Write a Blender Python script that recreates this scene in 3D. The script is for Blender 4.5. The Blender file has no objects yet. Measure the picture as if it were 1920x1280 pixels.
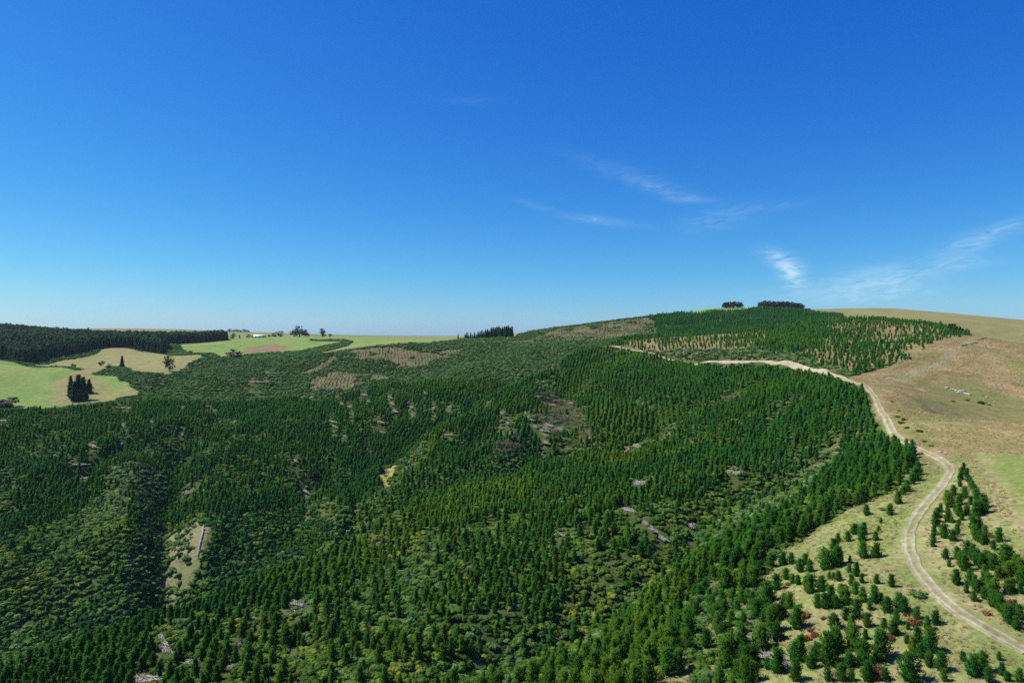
import bpy, bmesh, math, random
import numpy as np
from mathutils import Vector, Matrix

random.seed(7)
RNG = np.random.default_rng(11)
scene = bpy.context.scene
COL = scene.collection
R = math.radians

# ------------------------------------------------------------------ camera, sky, sun, exposure
F = 1280.0                       # focal length in photograph pixels (1920 wide): a 24 mm drone lens
PITCH = math.atan(12.0 / F)      # the camera looks very slightly down
cam_d = bpy.data.cameras.new("camera")
cam_d.sensor_width = 36.0
cam_d.lens = 36.0 * F / 1920.0
cam_d.clip_start = 1.0
cam_d.clip_end = 60000.0
cam = bpy.data.objects.new("camera", cam_d)
COL.objects.link(cam)
cam.location = (0, 0, 0)
cam.rotation_euler = (R(90) - PITCH, 0, 0)
scene.camera = cam

SUN_EL, SUN_AZ = R(54.0), R(-82.0)      # azimuth from +Y towards +X: the sun stands to the left, a little ahead
sun_dir = Vector((math.sin(SUN_AZ) * math.cos(SUN_EL), math.cos(SUN_AZ) * math.cos(SUN_EL), math.sin(SUN_EL)))
sd = bpy.data.lights.new("sun", 'SUN')
sd.energy = 5.0
sd.angle = R(0.5)
sd.color = (1.0, 0.955, 0.88)
sun = bpy.data.objects.new("sun", sd)
COL.objects.link(sun)
sun.rotation_euler = sun_dir.to_track_quat('Z', 'Y').to_euler()

scene.view_settings.view_transform = 'Standard'
scene.view_settings.look = 'None'
scene.view_settings.gamma = 1.0
scene.view_settings.exposure = 0.22
scene.view_settings.use_curve_mapping = False
scene.cycles.max_bounces = 5
scene.cycles.diffuse_bounces = 2
scene.cycles.glossy_bounces = 1
scene.cycles.transmission_bounces = 2
scene.cycles.volume_bounces = 0
scene.cycles.use_denoising = False

world = bpy.data.worlds.new("World")
scene.world = world
world.use_nodes = True


SKY_CURVE = ((.72, 1.96), (.87, 1.28), (.955, .64))      # gain and power for red, green, blue


def build_world():
    nt = world.node_tree
    N, L = nt.nodes, nt.links
    N.clear()
    out = N.new("ShaderNodeOutputWorld")
    bg = N.new("ShaderNodeBackground")
    bg.inputs["Strength"].default_value = 0.10
    sky = N.new("ShaderNodeTexSky")
    sky.sky_type = 'NISHITA'
    sky.sun_disc = False
    sky.sun_elevation = SUN_EL
    sky.sun_rotation = SUN_AZ
    sky.altitude = 300.0
    sky.air_density = 1.0
    sky.dust_density = 0.3
    sky.ozone_density = 2.6
    def math_n(op, a, b=None, c=None):
        n = N.new("ShaderNodeMath")
        n.operation = op
        for i, v in enumerate((a, b, c)):
            if v is None:
                continue
            if isinstance(v, (int, float)):
                n.inputs[i].default_value = v
            else:
                L.new(v, n.inputs[i])
        return n.outputs[0]

    # the camera's own rendering of a clear sky: deeper blue overhead, paler towards the horizon
    sp = N.new("ShaderNodeSeparateColor")
    L.new(sky.outputs[0], sp.inputs[0])
    cc = N.new("ShaderNodeCombineColor")
    for i, (a, g) in enumerate(SKY_CURVE):
        L.new(math_n('MULTIPLY', math_n('POWER', math_n('MULTIPLY', sp.outputs[i], 0.1), g), 10.0 * a), cc.inputs[i])
    tc = N.new("ShaderNodeTexCoord")
    sep = N.new("ShaderNodeSeparateXYZ")
    L.new(tc.outputs["Generated"], sep.inputs[0])
    az = math_n('ARCTAN2', sep.outputs[0], sep.outputs[1])
    el = math_n('ARCSINE', sep.outputs[2])
    # thin cirrus: wisps at given compass bearings and heights above the horizon
    # (photo x, photo y, half length, half width in pixels, tilt in degrees, strength)
    wisps = [(1165, 322, 90, 13, -17, 0.10), (1240, 356, 66, 9, -16, 0.20), (1290, 375, 40, 6, -4, 0.19),
             (1125, 414, 58, 7, -8, 0.28), (1000, 385, 30, 6, -14, 0.14),
             (1350, 412, 66, 18, 8, 0.16), (1440, 388, 60, 8, 2, 0.08),
             (1463, 487, 36, 13, -28, 0.42), (1487, 517, 24, 17, -62, 0.80), (1475, 500, 26, 14, -45, .4),
             (1640, 527, 74, 22, 8, 0.62), (1680, 548, 80, 12, 4, 0.16),
             (1805, 478, 52, 22, 24, 0.25), (1852, 440, 66, 13, 18, 0.34), (1820, 495, 46, 8, 0, 0.16),
             (1580, 558, 130, 18, -2, 0.26), (880, 190, 60, 8, 0, 0.05)]
    total = None
    for (px, py, hl, hw, tilt, s) in wisps:
        a0 = math.atan((px - 960) / F)
        e0 = math.atan((628 - py) / math.hypot(F, px - 960))
        k = math.cos(a0)
        sl, sw = hl / F * k, hw / F * k
        da = math_n('SUBTRACT', az, a0)
        de = math_n('SUBTRACT', el, e0)
        t = R(tilt)
        u = math_n('ADD', math_n('MULTIPLY', da, math.cos(t) / sl), math_n('MULTIPLY', de, math.sin(t) / sl))
        v = math_n('ADD', math_n('MULTIPLY', da, -math.sin(t) / sw), math_n('MULTIPLY', de, math.cos(t) / sw))
        g = math_n('ADD', math_n('MULTIPLY', u, u), math_n('MULTIPLY', v, v))
        m = math_n('MULTIPLY', math_n('EXPONENT', math_n('MULTIPLY', g, -0.9)), s * .95)
        total = m if total is None else math_n('ADD', total, m)
    comb = N.new("ShaderNodeCombineXYZ")
    L.new(math_n('ADD', math_n('MULTIPLY', az, 26.0), math_n('MULTIPLY', el, 22.0)), comb.inputs[0])
    L.new(math_n('SUBTRACT', math_n('MULTIPLY', el, 105.0), math_n('MULTIPLY', az, 14.0)), comb.inputs[1])
    nz = N.new("ShaderNodeTexNoise")
    nz.inputs["Scale"].default_value = 1.0
    nz.inputs["Detail"].default_value = 9.0
    nz.inputs["Roughness"].default_value = 0.62
    nz.inputs["Distortion"].default_value = 1.4
    L.new(comb.outputs[0], nz.inputs["Vector"])
    w = math_n('MULTIPLY', math_n('SUBTRACT', nz.outputs["Fac"], 0.30), 2.6)
    wn = N.new("ShaderNodeClamp")
    L.new(w, wn.inputs[0])
    fac = math_n('MULTIPLY', total, wn.outputs[0])
    cl = N.new("ShaderNodeClamp")
    L.new(fac, cl.inputs[0])
    cl.inputs["Max"].default_value = 0.75
    mix = N.new("ShaderNodeMix")
    mix.data_type = 'RGBA'
    L.new(cl.outputs[0], mix.inputs[0])
    L.new(cc.outputs[0], mix.inputs[6])
    mix.inputs[7].default_value = (5.4, 7.3, 8.5, 1)
    L.new(mix.outputs[2], bg.inputs["Color"])
    L.new(bg.outputs[0], out.inputs["Surface"])


build_world()


# ------------------------------------------------------------------ small maths
def ray(px, py):
    ax, ay = (px - 960.0) / F, (640.0 - py) / F
    c, s = math.cos(PITCH), math.sin(PITCH)
    return np.array([ax, c + s * ay, -s + c * ay])      # forward (0,c,-s), up (0,s,c)


def at(px, py, t):
    return ray(px, py) * t


def project(x, y, z):
    c, s = math.cos(PITCH), math.sin(PITCH)
    f = y * c - z * s
    u = y * s + z * c
    return 960 + F * x / f, 640 - F * u / f, f


def hash2(ix, iy, seed):
    h = (ix.astype(np.int64) * 374761393 + iy.astype(np.int64) * 668265263 + seed * 974711) & 0xFFFFFFFF
    h = ((h ^ (h >> 13)) * 1274126177) & 0xFFFFFFFF
    h = h ^ (h >> 16)
    return (h & 0xFFFF) / 65535.0


def vnoise(x, y, seed=0):
    ix, iy = np.floor(x), np.floor(y)
    fx, fy = x - ix, y - iy
    fx = fx * fx * fx * (fx * (fx * 6 - 15) + 10)
    fy = fy * fy * fy * (fy * (fy * 6 - 15) + 10)
    a, b = hash2(ix, iy, seed), hash2(ix + 1, iy, seed)
    c, d = hash2(ix, iy + 1, seed), hash2(ix + 1, iy + 1, seed)
    return (a * (1 - fx) + b * fx) * (1 - fy) + (c * (1 - fx) + d * fx) * fy


def fbm(x, y, lam, octs=4, seed=0, gain=0.5):
    x, y = np.asarray(x, float), np.asarray(y, float)
    v, amp, tot = 0.0, 1.0, 0.0
    k = 1.0 / lam
    for o in range(octs):
        v = v + amp * (vnoise(x * k + 17.3 * o, y * k - 9.1 * o, seed + o) * 2 - 1)
        tot += amp
        amp *= gain
        k *= 2.03
    return v / tot


def in_poly(x, y, poly):
    x, y = np.asarray(x), np.asarray(y)
    inside = np.zeros(x.shape, bool)
    n = len(poly)
    j = n - 1
    for i in range(n):
        xi, yi = poly[i]
        xj, yj = poly[j]
        if yi != yj:
            c = ((yi > y) != (yj > y)) & (x < (xj - xi) * (y - yi) / (yj - yi) + xi)
            inside ^= c
        j = i
    return inside


def poly_dist(x, y, pts):
    """distance to an open polyline"""
    x, y = np.asarray(x, float), np.asarray(y, float)
    best = np.full(x.shape, 1e9)
    for (x0, y0), (x1, y1) in zip(pts[:-1], pts[1:]):
        dx, dy = x1 - x0, y1 - y0
        t = np.clip(((x - x0) * dx + (y - y0) * dy) / (dx * dx + dy * dy + 1e-9), 0, 1)
        best = np.minimum(best, np.hypot(x - x0 - t * dx, y - y0 - t * dy))
    return best
# ------------------------------------------------------------------ terrain
# surveyed ground points: photo x, photo y, distance along the view axis (m)
SURVEY = """
1920 1220 88, 1850 1175 92, 1790 1145 97, 1740 1095 106, 1715 1050 114, 1705 1000 126, 1730 960 137, 1765 910 155,
1780 872 172, 1740 850 183, 1690 825 200, 1660 780 225, 1640 745 255, 1612 722 285,
1920 1000 118, 1920 880 160, 1900 820 195, 1920 795 220, 1820 785 220, 1740 775 235, 1800 740 310, 1910 765 290, 1700 740 268, 1800 680 400,
1900 700 380, 1870 632 560, 1800 628 520, 1760 650 440, 1680 690 360, 1840 633 545, 1920 655 560,
1530 580 1150, 1650 577 1200, 1750 587 1050, 1850 599 950, 1920 605 880, 1980 612 900, 1750 605 800, 1850 620 760, 1920 630 740, 1640 594 900,
1600 950 150, 1650 880 176, 1500 1020 140, 1600 1100 108, 1400 1100 122, 1500 1200 98, 1700 1200 92, 1800 1270 83, 1600 1270 87,
1400 1270 92, 1300 1150 118, 1200 1250 100, 1100 1270 100, 1000 1285 104, 1250 1100 136, 1350 1045 148, 1420 1000 158, 1700 870 180,
750 1280 122, 900 1240 140, 1050 1195 150, 1200 1115 168, 1300 1020 195, 1360 940 222, 1450 910 228, 1540 885 228,
1480 940 188, 1600 850 208, 1560 800 243, 1650 850 192, 1640 800 222, 1500 830 250, 1450 860 245,
850 1200 142, 700 1200 150, 1000 1050 187, 1000 950 236, 800 1100 170, 900 1000 212, 700 1080 182, 500 1180 160, 600 1250 138, 400 1270 142,
1150 980 212, 1150 900 255, 1250 900 248, 1300 850 275, 1400 810 285, 1400 870 255, 800 1000 220, 1450 770 300,
30 1262 150, 300 1154 185, 500 1084 210, 640 1031 230, 740 948 262, 860 907 285, 940 886 300, 1040 868 305, 1150 852 310, 1280 817 318,
1340 780 325, 1420 755 325, 1500 730 325, 1560 716 315, 150 1275 145,
0 1205 258, 150 1165 272, 305 1112 284, 420 1072 298, 600 1002 322, 735 905 352, 735 872 388,
300 756 560, 100 766 540, 0 776 530, 500 756 560, 640 745 570, 750 726 590, 900 710 600,
100 850 420, 300 850 425, 500 850 430, 650 830 440, 100 950 345, 200 950 350, 420 950 345, 550 930 365, 100 1080 285, 200 1050 295,
400 1010 310, 650 900 388, 780 790 480, 850 745 530, 0 1000 310, 0 880 390,
780 853 385, 830 812 420, 900 768 470, 1000 702 560, 1060 672 612, 1130 648 645,
800 870 342, 900 830 372, 1000 760 450, 1050 720 520, 1100 690 570, 1000 820 362, 1050 830 345, 950 860 326, 1150 822 338, 1200 803 350,
1300 772 360, 1200 740 440, 1200 690 520, 1300 720 430, 1300 690 485, 1400 702 420, 1400 742 370, 1500 704 395,
1180 651 610, 1240 661 570, 1330 671 510, 1410 673 465, 1470 678 430, 1530 694 385, 1580 708 330,
1580 690 368, 1500 672 430, 1420 660 485, 1600 650 470, 1700 630 540, 1780 618 560, 1650 599 680, 1560 602 720, 1750 609 620, 1400 645 560,
1300 640 620, 1200 636 680, 1400 622 720, 1300 632 760, 1200 635 750, 1500 614 740, 1500 645 520,
1250 627 860, 1400 618 860, 1500 603 900, 1350 603 960, 1220 602 1000, 1250 592 1040, 1350 584 1080, 1440 578 1120, 1500 580 1120, 1545 590 1080,
1350 576 1160, 1300 583 1150, 1210 597 1020, 1100 609 1000, 1000 623 980, 965 627 1000, 1150 621 900, 1230 629 845, 1000 641 850, 1100 636 840,
1080 646 730, 960 656 760, 1130 638 760, 900 640 930,
650 656 800, 740 651 800, 800 656 790, 860 646 860, 700 690 690, 600 700 680, 800 700 665, 880 680 690, 950 682 655, 650 722 630, 750 708 640,
800 640 900, 560 690 720, 850 672 735, 620 665 840,
400 700 680, 500 680 740, 550 670 800, 450 665 860, 340 720 640, 340 702 690, 300 727 640, 260 737 620, 240 716 660, 310 696 720, 370 676 800,
0 742 610, 60 690 700, 0 672 760, 130 688 720, 180 702 690, 110 747 600, 200 738 625, 60 715 650,
90 690 790, 150 682 840, 250 658 980, 350 666 850, 250 690 760, 180 665 950,
50 680 850, 100 672 930, 0 670 870, 200 652 1000, 100 633 1500, 0 622 1400, 60 625 1420, 200 638 1400, 300 646 1200, 300 659 1000, 420 638 1300, 0 640 1100, 150 640 1150,
450 660 1000, 450 641 1150, 550 637 1200, 650 635 1250, 750 635 1200, 850 637 1100, 600 658 960, 700 645 1000,
560 631 1450, 450 623 2000, 250 615 2500, 100 617 2400, 650 628 2500, 800 631 3000, 960 630 2500, 1100 634 2600,
-100 1100 270, -150 900 380, -150 770 530, -150 680 760, -150 620 1300, -300 1250 160, -400 700 600,
2050 1000 110, 2050 800 200, 2050 680 400, 2050 620 700, 2050 616 900, 2300 640 700, 2300 900 120
"""
# ground that hides behind a crest, or lies outside the picture: photo x, distance, height relative to the camera
HIDDEN = """
300 225 -101, 500 250 -99, 640 270 -92, 740 300 -82, 150 200 -101, 30 200 -104, 860 310 -66, 940 318 -62,
860 470 -64, 960 560 -49, 1050 680 -25, 800 430 -69, 1000 600 -40,
1000 125 -64, 1100 125 -60, 1200 140 -60, 900 120 -62, 1300 165 -57, 1380 190 -54,
1350 1500 25, 1450 1500 25, 1210 1300 12, 1650 1600 30, 1800 1500 5, 1100 1400 5, 965 1400 -12, 1540 1400 28,
500 620 -56, 640 620 -50, 300 600 -57, 100 590 -62, 1880 650 -8, 1750 700 2, 90 760 -38, 130 770 -38, 300 1500 -4, 200 1900 5,
1870 255 -35, 1780 255 -33, 740 720 -44, 1200 850 -1, 1060 690 -22, 1120 700 -13,
900 1900 -12, 700 1700 -10, 500 1650 -6, 800 6000 -24, 300 6000 10, 1300 6000 -10, 1700 6000 60, 1910 4200 92, 1840 4400 60, -300 5000 20, 2300 3000 60,
960 9500 -45, 300 9500 -30, 1700 9500 -10, 960 60 -54, 960 25 -52, 300 60 -64, 1700 50 -43, 300 100 -70, 600 100 -64, 960 85 -55, 0 110 -74, -300 110 -74
"""
BEHIND = [(a, r, z) for a in (75, 110, 150, 180, -150, -110, -75) for (r, z) in
          ((40, -50), (150, -45 if a > 0 else -70), (500, -25 if a > 0 else -60), (2000, 10), (9500, -20))]


def survey_points():
    P = []
    for tok in SURVEY.replace("\n", " ").split(","):
        a = [float(v) for v in tok.split()]
        if len(a) == 3:
            P.append(at(*a))
    for tok in HIDDEN.replace("\n", " ").split(","):
        a = [float(v) for v in tok.split()]
        if len(a) == 3:
            P.append(np.array([(a[0] - 960) / F * a[1], a[1], a[2]]))
    for a, r, z in BEHIND:
        P.append(np.array([math.sin(R(a)) * r, math.cos(R(a)) * r, z]))
    return np.array(P)


SP = survey_points()


def warp(x, y):
    return np.stack([np.arctan2(x, y), np.log(np.maximum(np.hypot(x, y), 5.0))], -1)


_W = warp(SP[:, 0], SP[:, 1])
_C2 = 0.035 ** 2


def _phi(d2):
    return np.sqrt(d2 + _C2)


def _fit():
    n = len(_W)
    d2 = ((_W[:, None] - _W[None]) ** 2).sum(-1)
    A = np.zeros((n + 3, n + 3))
    A[:n, :n] = _phi(d2) - np.eye(n) * 0.006        # a touch of smoothing
    A[:n, n] = 1
    A[:n, n + 1:] = _W
    A[n, :n] = 1
    A[n + 1:, :n] = _W.T
    b = np.zeros(n + 3)
    b[:n] = SP[:, 2]
    return np.linalg.solve(A, b)


_COEF = _fit()


def base_height(x, y):
    sh = np.shape(x)
    w = warp(np.ravel(x), np.ravel(y))
    out = np.empty(len(w))
    n = len(_W)
    for i in range(0, len(w), 20000):
        q = w[i:i + 20000]
        d2 = (q[:, 0:1] - _W[None, :, 0]) ** 2 + (q[:, 1:2] - _W[None, :, 1]) ** 2
        out[i:i + 20000] = _phi(d2) @ _COEF[:n] + _COEF[n] + q @ _COEF[n + 1:]
    return out.reshape(sh)


def P2(px, t):
    return ((px - 960) / F * t, t)


# narrow gullies cut into the slopes: plan polyline, depth, half width
CUTS = [([P2(300, 255), P2(305, 285), P2(308, 330), P2(318, 390), P2(330, 450)], 14.0, 13.0),
        ([P2(90, 300), P2(120, 345), P2(150, 400)], 5.0, 14.0),
        ([P2(560, 330), P2(600, 400), P2(640, 470), P2(660, 540)], 4.0, 16.0),
        ([P2(420, 300), P2(450, 370), P2(480, 450)], 3.0, 14.0),
        ([P2(600, 130), P2(750, 128), P2(900, 143), P2(1050, 153), P2(1200, 168), P2(1300, 195), P2(1360, 222), P2(1460, 229)], 5.0, 9.0),
        ([P2(690, 160), P2(700, 190), P2(715, 215)], 2.2, 7.0),
        ([P2(770, 150), P2(775, 180), P2(770, 205)], 2.2, 7.0),
        ([P2(950, 322), P2(1060, 345), P2(1160, 338), P2(1230, 352), P2(1330, 372)], 4.0, 12.0),
        ([P2(1060, 350), P2(1075, 400), P2(1085, 470), P2(1060, 530)], 5.0, 15.0),
        ([P2(1330, 372), P2(1370, 400), P2(1390, 430)], 3.0, 14.0),
        ([P2(735, 352), P2(735, 390), P2(790, 432), P2(860, 470), P2(960, 560)], 5.0, 12.0),
        ([P2(300, 640), P2(342, 690), P2(370, 760)], 6.0, 20.0),
        ([P2(700, 700), P2(830, 690), P2(860, 740), P2(830, 800)], 6.0, 24.0)]


# ridges that stand between the gullies (negative cuts)
CUTS += [([P2(235, 275), P2(240, 320), P2(250, 390)], -8.0, 17.0),
         ([P2(395, 300), P2(410, 350), P2(430, 430)], -5.0, 18.0),
         ([P2(40, 290), P2(60, 330), P2(100, 390)], -5.0, 20.0),
         ([P2(655, 330), P2(670, 380), P2(700, 430)], -6.0, 17.0),
         ([P2(520, 350), P2(545, 430), P2(560, 500)], -4.0, 20.0),
         ([P2(800, 385), P2(850, 415), P2(920, 470), P2(1010, 560)], -5.0, 17.0),
         ([P2(1180, 190), P2(1270, 222), P2(1340, 245)], -3.0, 14.0),
         ([P2(960, 350), P2(1000, 400), P2(1010, 470)], -4.0, 16.0),
         ([P2(1130, 360), P2(1150, 430), P2(1150, 520)], -3.5, 18.0)]


def height(x, y):
    x, y = np.asarray(x, float), np.asarray(y, float)
    z = base_height(x, y)
    r = np.hypot(x, y)
    for pts, dep, wid in CUTS:
        m = (x > min(p[0] for p in pts) - 4 * wid) & (x < max(p[0] for p in pts) + 4 * wid) & \
            (y > min(p[1] for p in pts) - 4 * wid) & (y < max(p[1] for p in pts) + 4 * wid)
        if m.any():
            d = poly_dist(x[m], y[m], pts)
            z[m] -= dep * np.exp(-np.abs(d / wid) ** 1.5)
    k = np.clip((r - 60) / 300, 0.15, 1.0)
    grass = np.clip((x - 0.30 * y) / 60.0, 0, 1)     # the open grass hill on the right is smoother
    # spurs and hollows that run down the slopes: ridged noise, stretched along the fall line (roughly along Y)
    rid = 1 - np.abs(fbm(x + 10 * fbm(x, y, 60, 2, 15), y * .42, 54, 3, 13)) * 2
    far = np.clip(1.6 - r / 900, 0.15, 1)
    k2 = np.clip((r - 150) / 150, 0, 1) * np.clip((700 - r) / 200, 0, 1)
    z += k * (1 - 0.75 * grass) * (1.5 * fbm(x, y, 55, 3, 3) + 0.5 * fbm(x, y, 9, 2, 8)) * far - k2 * (1 - grass) * 8.0 * np.clip(rid - .35, 0, 1) ** 1.5 * 1.6
    z += grass * 0.35 * fbm(x, y, 26, 3, 21)
    return z


# polar mesh: finer near the viewer, one sheet to the horizon
AZ = np.concatenate([np.linspace(-180, -46, 50, endpoint=False), np.linspace(-46, 46, 600, endpoint=False), np.linspace(46, 180, 51)])
AZ = np.radians(AZ)
LR = np.concatenate([np.linspace(math.log(22), math.log(1250), 520, endpoint=False), np.linspace(math.log(1250), math.log(9500), 110)])
_ga, _gl = np.meshgrid(AZ, LR)                       # rows: radius, cols: azimuth
GX, GY = np.sin(_ga) * np.exp(_gl), np.cos(_ga) * np.exp(_gl)
GZ = height(GX, GY)
NR, NA = GX.shape


def zat(x, y):
    """height of the terrain mesh (bilinear in its own grid)"""
    x, y = np.asarray(x, float), np.asarray(y, float)
    a = np.interp(np.arctan2(x, y), AZ, np.arange(NA))
    l = np.interp(np.log(np.maximum(np.hypot(x, y), 22.0)), LR, np.arange(NR))
    i = np.clip(l.astype(int), 0, NR - 2)
    j = np.clip(a.astype(int), 0, NA - 2)
    fi, fj = l - i, a - j
    return (GZ[i, j] * (1 - fj) + GZ[i, j + 1] * fj) * (1 - fi) + (GZ[i + 1, j] * (1 - fj) + GZ[i + 1, j + 1] * fj) * fi


_RS = np.exp(np.linspace(math.log(40), math.log(9400), 2600))


def hit(px, py):
    """where the line of sight through a photo point first meets the ground"""
    d = ray(px, py)
    h = math.hypot(d[0], d[1])
    x, y, z = d[0] / h * _RS, d[1] / h * _RS, d[2] / h * _RS
    g = zat(x, y)
    k = np.nonzero(z <= g)[0]
    if len(k) == 0:
        k = np.array([int(np.argmin(z - g))])
    i = k[0]
    return np.array([x[i], y[i], g[i]])


def xy(p):
    if len(p) == 3:
        q = at(*p)
        return (q[0], q[1])
    q = hit(*p)
    return (q[0], q[1])
# ------------------------------------------------------------------ plan of the land cover
SCRUB, FOREST, GRASS, HILL, PASTURE, TANPAST, BROWN, SPARSE, MATURE, PALE, FAR, DEAD, FIELD, SOIL, YELLOW, GORSE, OPENSCRUB, THICK, FARHILL, HOLLOW = range(20)

ROAD_PX = [(1925, 1224, 87.5), (1850, 1175, 92), (1790, 1140, 97.5), (1740, 1092, 106), (1712, 1050, 114), (1704, 1010, 124), (1720, 970, 135), (1748, 935, 146),
           (1769, 905, 157), (1781, 880, 169), (1760, 860, 179), (1722, 843, 189), (1692, 826, 200), (1672, 800, 213), (1657, 772, 230), (1641, 744, 256),
           (1626, 728, 276), (1608, 716, 296), (1580, 707, 328), (1530, 693, 385), (1470, 677.5, 430), (1410, 672.5, 465), (1330, 670, 510), (1240, 660, 570), (1180, 650.5, 610),
           (1130, 641, 650)]
ROAD = [xy(p) for p in ROAD_PX]


def smooth_line(pts, step):
    p = np.array(pts, float)
    q = [p[0]]
    for i in range(len(p) - 1):
        p0, p1, p2, p3 = p[max(i - 1, 0)], p[i], p[i + 1], p[min(i + 2, len(p) - 1)]
        n = max(2, int(np.hypot(*(p2 - p1)) / step))
        for k in range(1, n + 1):
            t = k / n
            q.append(0.5 * ((2 * p1) + (-p0 + p2) * t + (2 * p0 - 5 * p1 + 4 * p2 - p3) * t * t + (-p0 + 3 * p1 - 3 * p2 + p3) * t ** 3))
    return np.array(q)


ROADL = smooth_line(ROAD, 1.2)
ROADC = [tuple(p) for p in ROADL[::5]]

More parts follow.
